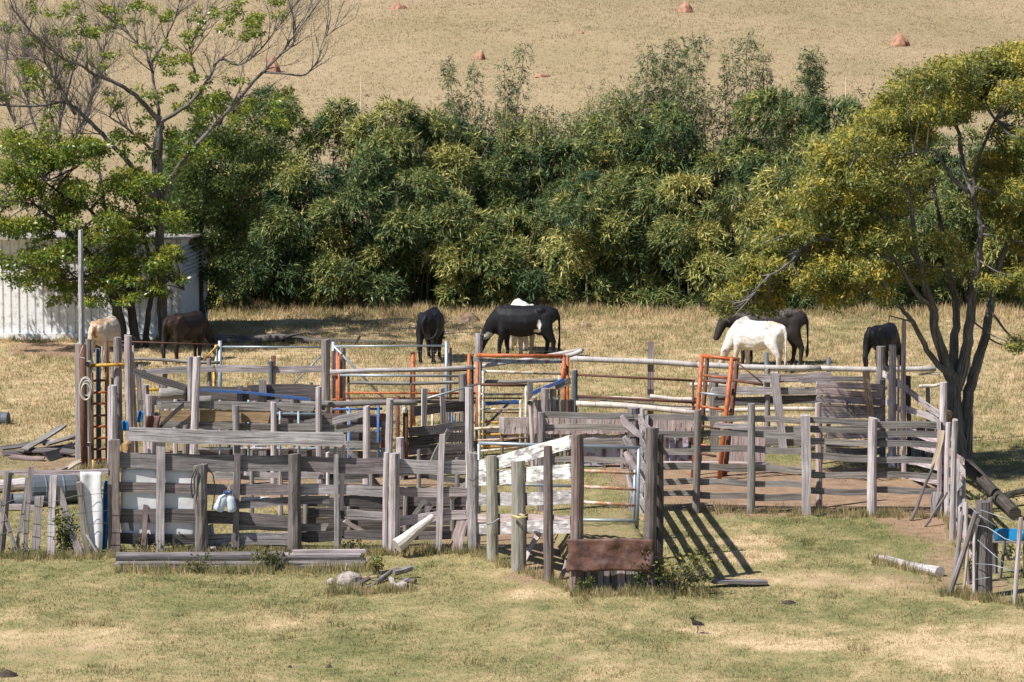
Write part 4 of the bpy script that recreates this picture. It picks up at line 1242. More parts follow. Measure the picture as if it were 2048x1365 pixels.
f = Fence('pipe_gate', 'cream pipe gate with yellow rungs and a blue diagonal inside the head gate', 'gate', (950, 922), (1065, 920))
P = f.post; R = f.rail
R(957, 770, 1055, 771, 6, 0, 'rust_pipe', 'pipe', name='top_pipe'); P(959, 770, 6, mat='cream_pipe', kind='pipe', name='stile'); P(1052, 771, 6, mat='cream_pipe', kind='pipe', name='stile')
P(1041, 798, 6, off=-0.1, mat='cream_pipe', kind='pipe', name='stile'); P(966, 742, 5, off=-0.1, mat='cream_pipe', kind='pipe', name='stile')
for y, mt, w, dy in ((789, 'cream_pipe', 5, 0), (797, 'rust_pipe', 3, 0), (819, 'cream_pipe', 5, 0), (825, 'rust_pipe', 3, 1), (845, 'yellow_pipe', 5, 0), (869, 'yellow_pipe', 5, 0), (893, 'yellow_pipe', 5, 0)):
    R(960, y, 1045, y + dy, w, -0.1, mt, 'pipe', name='rung')
R(970, 806, 1045, 806, 8, -0.2, 'blue_paint', 'plank', name='blue_bar', ragged=0); R(972, 852, 1018, 806, 5, -0.18, 'blue_paint', 'pipe', name='blue_diagonal')
R(949, 858, 1052, 853, 6, 0.2, 'cream_pipe', 'pipe', name='bar'); R(955, 881, 1060, 876, 4, 0.15, 'rusted_white_pipe', 'pipe', name='bar'); R(955, 903, 1050, 895, 5, 0.15, 'cream_pipe', 'pipe', name='bar')
R(950, 868, 1060, 868, 20, -0.6, 'dark_wood', name='back_board'); R(950, 892, 1060, 890, 20, -0.6, 'brown_wood', name='back_board')

f = Fence('race_posts', 'weathered posts and a hollow pole beside the cream pipe gate', 'posts', (1055, 938), (1110, 936))
P = f.post; R = f.rail
P(1060, 764, 10, xb=1062, off=-0.2, mat='grey_wood', kind='board', t=0.06); P(1090, 777, 17, off=0.0, mat='grey_wood'); P(1106, 777, 12, off=-0.15, mat='grey_wood', kind='board'); P(1073, 800, 8, off=-0.1, mat='pale_wood')
P(1061, 808, 9, xb=1066, off=0.15, mat='pinkish_wood', taper=1.0)
R(1066, 788, 1126, 759, 7, -0.1, 'blue_paint', 'plank', name='blue_bar', ragged=0, t=0.05)
q0 = f.on(1060, 807, 0.2)
b = MB(); b.sweep([q0, q0 + Vector((0.1, 0.35, 0.06))], [0.055, 0.055], 12, cap=False); b.build('hollow_end', 'cream_pipe', f.o, True)
b = MB(); b.sweep([q0 + Vector((0.003, .01, 0)), q0 + Vector((.006, .02, 0))], [0.045] * 2, 12); b.build('hollow_mouth_shade', 'black_rubber_and_shade', f.o)  # black disc in place of the shaded bore of the pole
for x, w in ((1080, 12), (1096, 12), (1112, 12), (1128, 12), (1142, 12)):
    P(x, 800, w, off=-0.6, mat='dark_wood', kind='board', name='dark_board')
R(1110, 775, 1142, 762, 14, -0.1, 'olive_wood', name='wedge')

# ---- right pen, front rails
f = Fence('board_fence', 'long six-rail board fence with stout round posts in front of the bare pen', 'fence', (1083, 1022), (1890, 1030))
P = f.post; R = f.rail
P(1083, 825, 17, off=0.10, mat='grey_wood', sides=11)
P(1396, 821, 15, xb=1391, off=0.11, mat='olive_wood', sides=11); P(1503, 808, 16, xb=1502, off=0.11, mat='olive_wood', sides=11)
P(1611, 832, 19, xb=1613, off=0.12, mat='pale_wood', kind='board', t=0.16); P(1746, 836, 19, xb=1744, off=0.12, mat='pale_wood', sides=11)
P(1288, 832, 18, off=0.08, mat='pale_wood', kind='board', t=0.12)
P(1887, 765, 17, xb=1884, off=-0.1, mat='pale_wood', sides=11); P(1878, 840, 8, off=0.05, mat='pale_wood', kind='board')
cuts = [1092, 1262, 1390, 1503, 1612, 1746, 1880]
rows = [[(831, 832), (834, 836), (836, 838), (838, 842), (841, 846), (848, 852)],
        [(855, 856), (868, 868), (866, 868), (869, 872), (857, 862), (868, 870)],
        [(884, 884), (902, 903), (896, 899), (899, 903), (884, 886), (887, 890)],
        [(920, 920), (933, 934), (934, 937), (937, 941), (912, 918), (920, 922)],
        [(949, 949), (964, 963), (964, 967), (967, 970), (949, 952), (950, 953)],
        [(980, 980), (986, 988), (990, 993), (994, 996), (982, 985), (981, 982)]]
for r in rows:
    for k, (a, b_) in enumerate(r):
        if k == 0 and a > 935: continue
        R(cuts[k] - 3, a, cuts[k + 1] + 4, b_, 12.5 + random.uniform(-1.0, 1.5), 0.0 + (k % 2) * 0.006, 'olive_wood', n=6)
R(1430, 851, 1502, 853, 10, 0.03, 'grey_wood', name='extra_rail')
# inner posts further back, seen through the rails
P(1636, 806, 13, xb=1638, off=-0.7, mat='pinkish_wood', name='inner_post')

# white-painted peeling panels and upright plank wall behind the rails
f = Fence('plank_wall', 'low wall of pinkish upright planks behind the six-rail fence', 'wall', (1000, 938), (1535, 938))
x = 1003
while x < 1250:
    f.post(x, 835, 10.3, mat='pinkish_wood', kind='board', name='upright_plank', t=0.03, ybot=868); x += 11
x = 1312
while x < 1396:
    f.post(x, 838, 10.3, mat='pinkish_wood', kind='board', name='upright_plank', t=0.03, ybot=869); x += 11
x = 1448
while x < 1535:
    f.post(x, 872 + random.uniform(-2, 2), 10.3, mat='pinkish_wood', kind='board', name='upright_plank', t=0.03); x += 11
f.rail(1000, 858, 1400, 861, 5, -0.04, 'brown_wood', name='ledger'); f.rail(1440, 905, 1536, 905, 5, -0.04, 'brown_wood', name='ledger')
for x in (1004, 1130, 1245, 1316, 1392):
    f.post(x, 838, 7, off=-0.07, mat='brown_wood', name='wall_post')
f.rail(1290, 925, 1540, 930, 9, 0.12, 'pinkish_wood', 'log', name='ground_pole')
f = Fence('panel', 'blue-white painted metal panels peeling to rust behind the pen rails', 'panel', (1160, 934), (1404, 934))
for x0, x1 in ((1165, 1208), (1210, 1252), (1332, 1352), (1354, 1378), (1380, 1400)):
    f.rail(x0, 899, x1, 899, 62, 0.0, 'peeling_panel', name='panel_sheet', t=0.02, ragged=0, n=2)
for x in (1209, 1253, 1330, 1353, 1379, 1402):
    f.post(x, 865, 5, off=0.03, mat='brown_wood', kind='board', name='stile', t=0.04)
f.rail(1160, 866, 1252, 866, 4, 0.04, 'orange_pipe', 'pipe', name='top_pipe')

# ---- rear fence of the right pen: bamboo poles
f = Fence('bamboo_fence', 'rear fence of long bleached bamboo poles on wooden posts', 'fence', (1140, 880), (1890, 884))
P = f.post; R = f.rail
R(1140, 716, 1408, 731, 12, 0.0, 'grey_cane', 'log', name='top_pole'); R(1395, 731, 1640, 738, 12, 0.02, 'grey_cane', 'log', name='top_pole'); R(1630, 738, 1872, 739, 11, 0.0, 'grey_cane', 'log', name='top_pole')
R(1150, 796, 1300, 800, 9, 0.05, 'white_cane', 'log', name='pole'); R(1300, 794, 1394, 801, 9, 0.03, 'white_cane', 'log', name='pole')
R(1152, 806, 1400, 826, 11, 0.15, 'white_cane', 'log', name='pole'); R(1200, 806, 1412, 819, 9, 0.06, 'white_cane', 'log', name='pole'); R(1400, 820, 1640, 819, 9, 0.06, 'white_cane', 'log', name='pole')
R(1380, 769, 1470, 771, 9, -0.05, 'white_cane', 'log', name='pole'); R(1640, 770, 1775, 776, 7, 0.04, 'white_cane', 'log', name='pole'); R(1838, 774, 1880, 770, 7, 0.0, 'white_cane', 'log', name='pole'); R(1838, 749, 1880, 748, 5, 0.0, 'white_cane', 'log', name='pole')
R(1155, 750, 1390, 762, 5, 0.1, 'rust_pipe', 'pipe', name='pipe'); R(1155, 792, 1392, 806, 5, 0.12, 'rust_pipe', 'pipe', name='pipe'); P(1386, 760, 5, off=0.1, mat='rust_pipe', kind='pipe', name='pipe_post')
P(1150, 741, 13, off=0.1, mat='slate_pipe', kind='log'); P(1303, 684, 13, xb=1299, off=-0.1, mat='brown_wood', kind='board', t=0.1); P(1533, 706, 9, off=-0.1, mat='slate_pipe', kind='pipe', name='pipe_post'); P(1657, 716, 9, off=-0.1, mat='slate_pipe', kind='pipe', name='pipe_post')
P(1762, 693, 19, off=0.12, mat='grey_wood', sides=11); P(1938, 699, 7, off=-0.1, mat='brown_wood')

# big worn boards of the rear pen
f = Fence('board_fence', 'rear pen wall of wide rough grey boards with one leaning post', 'fence', (1410, 905), (1660, 905))
P = f.post; R = f.rail
R(1422, 758, 1560, 757, 17, 0.0, 'grey_wood'); R(1555, 757, 1662, 753, 15, 0.0, 'grey_wood'); R(1422, 783, 1640, 781, 15, 0.0, 'grey_wood'); R(1600, 762, 1725, 757, 10, 0.04, 'grey_wood')
R(1430, 803, 1640, 800, 17, -0.06, 'dark_wood'); R(1440, 860, 1640, 858, 14, 0.0, 'grey_wood'); R(1500, 886, 1640, 882, 16, 0.0, 'grey_wood')  # the dark board stands in for a shaded gap in the wall
P(1535, 738, 12, off=-0.1, mat='olive_wood'); P(1548, 746, 16, xb=1570, off=0.12, mat='pale_wood', kind='board', t=0.06); P(1428, 746, 18, off=-0.1, mat='olive_wood', kind='board', t=0.05)

f = Fence('plank_hurdle', 'hurdle of five close grey boards hung with a wire coil', 'hurdle', (1625, 930), (1775, 925))
P = f.post; R = f.rail
for k, y in enumerate((769, 784, 799, 815, 828)):
    R(1632, y, 1766, y + 8 - k, 14, 0.0, 'pinkish_wood' if k % 2 else 'pale_wood', name='panel_board', ragged=0.01)
P(1732, 742, 13, xb=1742, off=0.10, mat='tan_wood', kind='board', t=0.05, ybot=840); P(1640, 770, 12, off=-0.1, mat='grey_wood'); P(1765, 760, 12, off=-0.1, mat='grey_wood')
R(1655, 871, 1760, 868, 14, 0.0, 'pinkish_wood', name='panel_board'); R(1655, 888, 1760, 885, 14, 0.0, 'dark_wood', name='panel_board'); R(1650, 902, 1762, 904, 13, 0.0, 'olive_wood', name='panel_board')
wc = thing('wire_coil', 'small tangled coil of dark wire on the close-boarded hurdle', 'wire', f.on(1700, 810, 0.1))
for k in range(6):
    cx, cy = 1700 + random.uniform(-2, 2), 814 + random.uniform(-3, 3)
    pts = [f.on(cx + (7 + k * .4) * math.cos(t * .45 + k), cy + 13 * math.sin(t * .45 + k * 1.3), 0.08 + 0.01 * k) for t in range(15)]
    b = MB(); b.sweep(pts, [0.006] * 15, 4, cap=False); b.build('loop', 'wire', wc)

# orange ladder-like squeeze frame
def squeeze():
    f = Fence('squeeze_frame', 'leaning orange pipe frame with rungs, one of them pale blue', 'gate frame', (1385, 958), (1445, 962))
    for off, mt, dx in ((0.0, 'orange_pipe', 0), (-0.55, 'rust_pipe', 11)):
        f.post(1404 + dx, 712, 9, xb=1384 + dx, off=off, mat=mt, kind='pipe', name='stile')
        f.post(1464 + dx, 716, 10, xb=1436 + dx, off=off, mat=mt, kind='pipe', name='stile')
    R = f.rail
    R(1402, 712, 1470, 719, 8, 0.0, 'orange_pipe', 'pipe', name='top_bar'); R(1413, 714, 1475, 721, 6, -0.55, 'rust_pipe', 'pipe', name='top_bar')
    for x0, y0, x1, y1, mt in ((1400, 750, 1455, 757, 'orange_pipe'), (1398, 760, 1452, 767, 'rust_pipe'), (1396, 785, 1452, 793, 'silver_pipe'), (1394, 812, 1448, 820, 'orange_pipe'), (1388, 888, 1436, 896, 'orange_pipe'), (1386, 905, 1432, 913, 'rust_pipe'), (1390, 850, 1440, 858, 'rust_pipe')):
        R(x0, y0, x1, y1, 5, 0.0, mt, 'pipe', name='rung')
    R(1404, 712, 1415, 715, 6, 0.0, 'orange_pipe', 'pipe', name='joint', off1=-0.55); R(1464, 717, 1475, 721, 6, 0.0, 'orange_pipe', 'pipe', name='joint', off1=-0.55)
    R(1462, 760, 1526, 770, 6, 0.0, 'rust_pipe', 'pipe', name='lever'); R(1468, 720, 1524, 766, 3, 0.0, 'rust_pipe', 'pipe', name='stay')
squeeze()

# ---- right side: fence running away and posts towards the camera
f = Fence('board_fence', 'side fence of sloping boards and tall posts running back under the yellowish tree', 'fence', (1766, 912), (1892, 1018))
P = f.post; R = f.rail
P(1785, 690, 16, off=0.1, mat='pale_wood', sides=11); P(1808, 640, 11, off=0.12, mat='pinkish_wood', taper=0.8); P(1797, 710, 6, off=0.0, mat='pale_wood', kind='board')
for (x0, y0, x1, y1, w) in ((1766, 748, 1815, 778, 13), (1812, 780, 1880, 830, 13), (1768, 801, 1808, 824, 12), (1810, 815, 1876, 842, 13), (1768, 842, 1880, 885, 12), (1768, 872, 1880, 905, 12), (1770, 912, 1880, 935, 14), (1772, 940, 1880, 965, 13)):
    R(x0, y0, x1, y1, w, 0.0, 'pale_wood')
f = Fence('picket_wall', 'wall of close upright grey pickets behind the sloping side boards', 'wall', (1800, 925), (1890, 935))
x = 1808
k = 0
while x < 1884:
    f.post(x, (748, 752, 850, 845, 855, 780, 850, 846)[k % 8] + random.uniform(-4, 4), 9, mat=('grey_wood', 'dark_wood', 'pale_wood')[k % 3], kind='board', name='picket', t=0.03); x += 9.6; k += 1
f.rail(1800, 880, 1890, 884, 6, -0.04, 'dark_wood', name='ledger'); f.rail(1800, 925, 1890, 925, 6, -0.04, 'dark_wood', name='ledger')

f = Fence('board_fence', 'near end of the side fence, posts with short stacked rails seen end-on', 'fence', (1893, 1030), (1962, 1176))
P = f.post; R = f.rail
P(1897, 845, 12, xb=1895, off=0.0, mat='pale_wood'); P(1910, 840, 13, xb=1905, off=-0.1, mat='grey_wood')
P(1921, 920, 23, xb=1924, off=0.05, mat='grey_wood', kind='board', t=0.16); P(1902, 985, 12, xb=1900, off=0.1, mat='pale_wood', kind='board', t=0.05)
P(1912, 930, 8, xb=1912, off=0.12, mat='pinkish_wood', kind='board')
P(1928, 1000, 14, xb=1932, off=0.0, mat='grey_wood', kind='board', t=0.05)
for (x0, y0, x1, y1, w) in ((1896, 925, 1926, 955, 14), (1894, 955, 1922, 985, 13), (1890, 980, 1922, 1020, 15), (1896, 1010, 1930, 1050, 13), (1902, 1040, 1940, 1085, 12), (1905, 1070, 1945, 1115, 12), (1896, 900, 1926, 925, 12)):
    R(x0, y0, x1, y1, w, 0.03, 'pinkish_wood')
cl = [(1898, 828), (1893, 842), (1894, 862), (1900, 882), (1903, 900), (1899, 914)]
pts = [f.on(x, y, 0.35) for x, y in cl]
b = MB(); b.sweep(pts, [0.075, 0.08, 0.075, 0.075, 0.07, 0.07], 12, 0.05); o = b.build('crooked_log', 'tan_wood'); tag(o, 'crooked barkless log with a hollow end tied to the side fence', 'log'); set_origin(o, pts[-1])
b = MB(); b.sweep([pts[-1] + Vector((-0.004, -0.03, -0.025)), pts[-1] + Vector((-0.004, -0.05, -0.03))], [0.042, 0.04], 10); b.build('hollow', 'black_rubber_and_shade', o)  # black plug painted in for the shade of the hollow
q0 = G(1872, 1035); 
loose('split_plank', 'bright freshly split orange plank leaning on the corner of the side fence', 'plank', AT(1868, 935, q0.y), AT(1884, 862, q0.y + 0.15), 'plank', 0.10, 'fresh_wood', 0.03)
loose('pole', 'long dark pole leaning against the corner of the side fence', 'pole', G(1822, 1042), AT(1877, 905, G(1822, 1042).y + 0.5), 'log', 0.07, 'brown_wood', taper=0.7, sides=7)
loose('pole', 'short dark pole leaning low beside the long dark pole', 'pole', G(1850, 1054), AT(1895, 985, G(1850, 1054).y + 0.3), 'log', 0.055, 'dark_wood', taper=0.8, sides=7)
loose('board', 'broad pale board propped under the bright split plank', 'board', G(1872, 1035), AT(1874, 985, G(1872, 1035).y + 0.12), 'plank', 0.2, 'grey_wood', 0.03)
loose('pole', 'dark pole standing behind the bright split plank', 'pole', G(1884, 1002), AT(1888, 872, G(1884, 1002).y + 0.1), 'log', 0.10, 'dark_wood', taper=0.8, sides=8)

f = Fence('wire_fence', 'loose wire fence strung from a thick dark post to slim stakes', 'fence', (1885, 1183), (2035, 1205))
P = f.post; R = f.rail
P(1966, 1003, 33, xb=1968, off=0.0, mat='dark_wood', sides=13, rough=0.05); P(1981, 995, 10, xb=1980, off=-0.3, mat='brown_wood')
P(1952, 1025, 12, xb=1889, off=0.25, mat='grey_wood', kind='log'); P(1950, 1050, 6, xb=1946, off=0.2, mat='pale_wood', kind='board'); P(2042, 1035, 9, xb=2028, off=0.2, mat='pale_wood', kind='log')
P(1925, 1030, 9, xb=1900, off=-0.6, mat='grey_wood', kind='log'); P(1932, 1005, 9, xb=1936, off=-0.8, mat='pale_wood', kind='log'); P(1938, 1060, 6, xb=1925, off=-0.3, mat='tan_wood', kind='log')
P(2010, 1075, 7, xb=1996, off=-1.6, mat='dark_wood', kind='log', name='shrub_stem')
for pix in (((1950, 1050), (1975, 1055), (2010, 1078), (2045, 1088)), ((1955, 1080), (1985, 1108), (2030, 1142)), ((1950, 1128), (1985, 1130), (2035, 1145)), ((1960, 1020), (1990, 1030), (2030, 1043)), ((1948, 1160), (1980, 1155)), ((1936, 1010), (1958, 1030), (1992, 1052))):
    f.bent(pix, 1.6, 0.22, 'silver_pipe', 'wire')
hanging('tarp', 'bright blue tarp bundle behind the loose wire fence', 'tarp', f, [(1992, 2044, 1058), (1986, 2052, 1066), (1990, 2050, 1082)], -1.3, 'sky_tarp', 0.06)
gq = G(2020, 1130)
tb = thing('trough', 'low dark trough on legs under the bright blue tarp', 'trough', gq)
b = MB(); b.plank(f.on(1984, 1076, -1.9), f.on(2060, 1078, -1.9), 0.12, 0.35, Vector((0, 0, 1)), n=2, warp=0); b.build('trough_body', 'dark_wood', tb)
for x in (1990, 2052):
    b = MB(); b.plank(f.on(x, 1083, -1.9), f.base(x, -1.9, -0.05), 0.07, 0.07, f.d, n=2, warp=0); b.build('leg', 'dark_wood', tb)
# dark fallen trunk under the tree
q0 = G(1935, 975) + Vector((0, 0, 0.45)); q1 = G(2030, 1042) + Vector((0, 0, 0.13))
loose('dead_log', 'dark fallen trunk sloping to the ground beside the multi-stemmed tree', 'log', q1, q0, 'log', 0.24, 'bark_dark', taper=0.9, sides=11)
q0 = G(1965, 1022); loose('branch', 'thin dark branch lying beyond the dark fallen trunk', 'branch', G(1990, 1000) + Vector((0, 0, .05)), G(2050, 992) + Vector((0, 0, .1)), 'log', 0.12, 'bark_dark', sides=8)

# fallen grey trunk in the field with branch stubs
q0 = G(425, 690); q1 = G(845, 692)
o = thing('dead_tree', 'long grey fallen tree trunk with upturned branch stubs in the field', 'log', q0)
ptsx = [425, 500, 560, 620, 690, 760, 845]; rr = [0.13, 0.12, 0.12, 0.10, 0.08, 0.06, 0.03]
b = MB(); b.sweep([G(x, 689) + Vector((0, 0, r_ * .9 + (0.05 if x == 560 else 0))) for x, r_ in zip(ptsx, rr)], rr, 11, 0.06); b.build('trunk', 'bark_pale', o, True)
for pix, r_ in ((((560, 680), (580, 672), (598, 668)), 0.06), (((712, 686), (720, 672)), 0.04), (((600, 690), (660, 694), (700, 690)), 0.04)):
    b = MB(); b.sweep([AT(x, y, q0.y - 0.05) for x, y in pix], [r_ * (1 - .25 * i) for i in range(len(pix))], 7, 0.05); b.build('branch_stub', 'bark_dark', o)

# ================================================================== MOUNDS
def mound(name, label, cat, px, py, wpx, hpx, mat, seed, peak=1.0):
    import bmesh
    g = GT(px, py); s_ = scale_at(g)
    rx = wpx / 2 / s_; hz = hpx / s_
    bm = bmesh.new(); bmesh.ops.create_icosphere(bm, subdivisions=4, radius=1)
    for v in bm.verts:
        k = 0.55 + 0.9 * float(fbm(np.array([v.co.x * 2.2 + seed * 3]), np.array([v.co.y * 2.2 + v.co.z * 1.7]), seed)[0])
        z = max(v.co.z, -0.25)
        pinch = 1.0 - 0.45 * max(z, 0) ** 1.2
        v.co = Vector((v.co.x * rx * k * pinch, v.co.y * rx * k * pinch * 0.9, z * hz * (0.75 + 0.5 * (k - 0.5))))
    me = bpy.data.meshes.new(name); bm.to_mesh(me); bm.free(); me.materials.append(M[mat])
    me.polygons.foreach_set('use_smooth', [True] * len(me.polygons))
    o = link(name, me); o.location = g; tag(o, label, cat)
mound('termite_mound', 'domed orange termite mound high on the bare hillside', 'termite mound', 1371, 25, 32, 21, 'termite_soil', 1)
mound('termite_mound', 'broad two-humped orange termite mound above the yellowish tree', 'termite mound', 1797, 92, 40, 24, 'termite_soil', 2)
mound('termite_mound', 'small reddish termite mound standing just above the bamboo plumes', 'termite mound', 961, 120, 22, 20, 'termite_soil', 3)
mound('termite_mound', 'low dull brown termite mound on the upper hillside', 'termite mound', 797, 18, 30, 12, 'termite_soil', 4)
mound('termite_mound', 'reddish termite mound seen through bare twigs of the pale-barked tree', 'termite mound', 46, 125, 30, 24, 'termite_soil', 5)
mound('termite_mound', 'tall reddish termite mound behind the upper fork of the grey tree', 'termite mound', 545, 145, 30, 32, 'termite_soil', 6)
mound('termite_mound', 'flat worn termite mound low on the hill above the bamboo canes', 'termite mound', 1082, 154, 36, 6, 'termite_soil', 7)
mound('termite_mound', 'tiny termite mound alone in the middle of the hillside', 'termite mound', 1163, 68, 12, 5, 'termite_soil', 8)
mound('ant_hill', 'low brown ant hill in the field between the two black cows', 'ant hill', 937, 645, 44, 18, 'ant_soil', 9)
mound('ant_hill', 'small ant hill under the branches of the yellowish tree', 'ant hill', 1795, 622, 44, 14, 'ant_soil', 10)
mound('ant_hill', 'tiny dark ant hill in the open dry field', 'ant hill', 1172, 655, 22, 8, 'ant_soil', 11)
mound('dung_pile', 'small dark dung lump on the open grass, one of a near pair', 'dung', 580, 1338, 11, 5, 'dung', 14)
mound('dung_pile', 'slightly longer dark dung lump of the near pair', 'dung', 658, 1337, 15, 6, 'dung', 15)
mound('dung_pile', 'dark dung pile on the grass near the lone bird', 'dung', 1577, 1210, 30, 7, 'dung', 12)
mound('dung_pile', 'dark dung lump at the grass corner nearest the camera', 'dung', 14, 1356, 40, 14, 'dung', 13)

# ================================================================== FOLIAGE TOOLS
def polyline(pts, n):
    """smooth curve through pts, resampled"""
    pts = [Vector(q) for q in pts]
    out = []
    m = len(pts) - 1
    for i in range(m):
        p0 = pts[max(i - 1, 0)]; p1 = pts[i]; p2 = pts[i + 1]; p3 = pts[min(i + 2, m)]
        for k in range(n):
            t = k / n
            out.append(0.5 * ((2 * p1) + (p2 - p0) * t + (2 * p0 - 5 * p1 + 4 * p2 - p3) * t * t + (3 * p1 - p0 - 3 * p2 + p3) * t ** 3))
    out.append(pts[-1])
    return out

def limb(b, pix, Y0, dY, r0, r1, sides=8, n=4):
    """limb through pixel points; depth runs from Y0 to Y0+dY"""
    k = len(pix)
    pts = [AT(x, y, Y0 + dY * i / (k - 1)) for i, (x, y) in enumerate(pix)]
    pl = polyline(pts, n)
    pl = [q + Vector((random.uniform(-1, 1), random.uniform(-1, 1), 0)) * 0.02 for q in pl]
    N = len(pl)
    b.sweep(pl, [(r0 + (r1 - r0) * (i / (N - 1)) ** 0.85) * 0.88 for i in range(N)], sides, 0.07)
    return pl

def grow(b, q, d, L, r, lev, spread=0.6, up=0.25, nodes=None):
    """recursive bare twigs"""
    d = Vector(d).normalized()
    pts = [q]
    seg = 4
    for i in range(seg):
        d = (d + Vector((random.gauss(0, .14), random.gauss(0, .14), random.gauss(0.02, .12)))).normalized()
        pts.append(pts[-1] + d * L / seg)
    b.sweep(pts, [r * (1 - 0.16 * i) for i in range(seg + 1)], 4 if r < 0.02 else 5, 0, cap=False)
    if nodes is not None and lev <= 1: nodes.append(pts[-1]); 
    if lev <= 0: return
    for i in range(1, seg + 1):
        for k in range(2 if i == seg else random.choice((0, 1, 1))):
            nd = (d + Vector((random.gauss(0, spread), random.gauss(0, spread), random.gauss(up, spread * .7)))).normalized()
            grow(b, pts[i], nd, L * random.uniform(.5, .75), r * 0.55 * (1 - .08 * i), lev - 1, spread, up, nodes)

def crown(clumps, per, lsize, wsize, droop=0.2, tint=(0.5, 0.25), top_tint=0.0, shell=0.45):
    """leaf arrays for ellipsoidal clumps [(centre, rx, ry, rz, density)]"""
    PP = []; DD = []; TT = []
    for c, rx, ry, rz, dens in clumps:
        n_ = int(per * dens * (rx * rz) * 4)
        if n_ < 1: continue
        u = unit(RNG.normal(size=(n_, 3)))
        rad = shell + (1 - shell) * RNG.random(n_) ** 0.6
        # lumpy outline
        lump = 0.72 + 0.5 * vnoise(u[:, 0] * 2.3 + c[0] * 3, u[:, 2] * 2.3 + u[:, 1] * 1.7 + c[2], 5)
        off = u * (rad * lump)[:, None] * np.array([rx, ry, rz])
        pos = np.array(c) + off
        dirs = u * 0.8 + RNG.normal(size=(n_, 3)) * 0.6 + np.array([0, 0, -droop])
        PP.append(pos); DD.append(dirs)
        TT.append(tint[0] + RNG.normal(size=n_) * tint[1] * 0.7 + (RNG.random() - .5) * tint[1] + top_tint * u[:, 2])  # leaves nearer the clump top are yellower
    P_ = np.concatenate(PP); D_ = np.concatenate(DD); T_ = np.clip(np.concatenate(TT), 0, 1)
    n_ = len(P_)
    return P_, D_, lsize * RNG.uniform(.7, 1.3, n_), wsize * RNG.uniform(.7, 1.3, n_), T_

def sprig(P_, D_, k, gap, L, Wd, T_):
    """turn each leaf position into a little row of k leaflets along the direction"""
    d = unit(D_)
    side = unit(np.cross(d, RNG.normal(size=d.shape)))
    pos = []; dr = []; ti = []
    for i in range(k):
        sgn = 1 if i % 2 else -1
        pos.append(P_ + d * gap * i); dr.append(d * 0.35 + side * sgn + np.array([0, 0, -0.25])); ti.append(T_ + RNG.normal(size=len(T_)) * 0.05)
    P2 = np.concatenate(pos); D2 = np.concatenate(dr); T2 = np.clip(np.concatenate(ti), 0, 1)
    n_ = len(P2)
    return P2, D2, L * RNG.uniform(.75, 1.25, n_), Wd * RNG.uniform(.75, 1.25, n_), T2

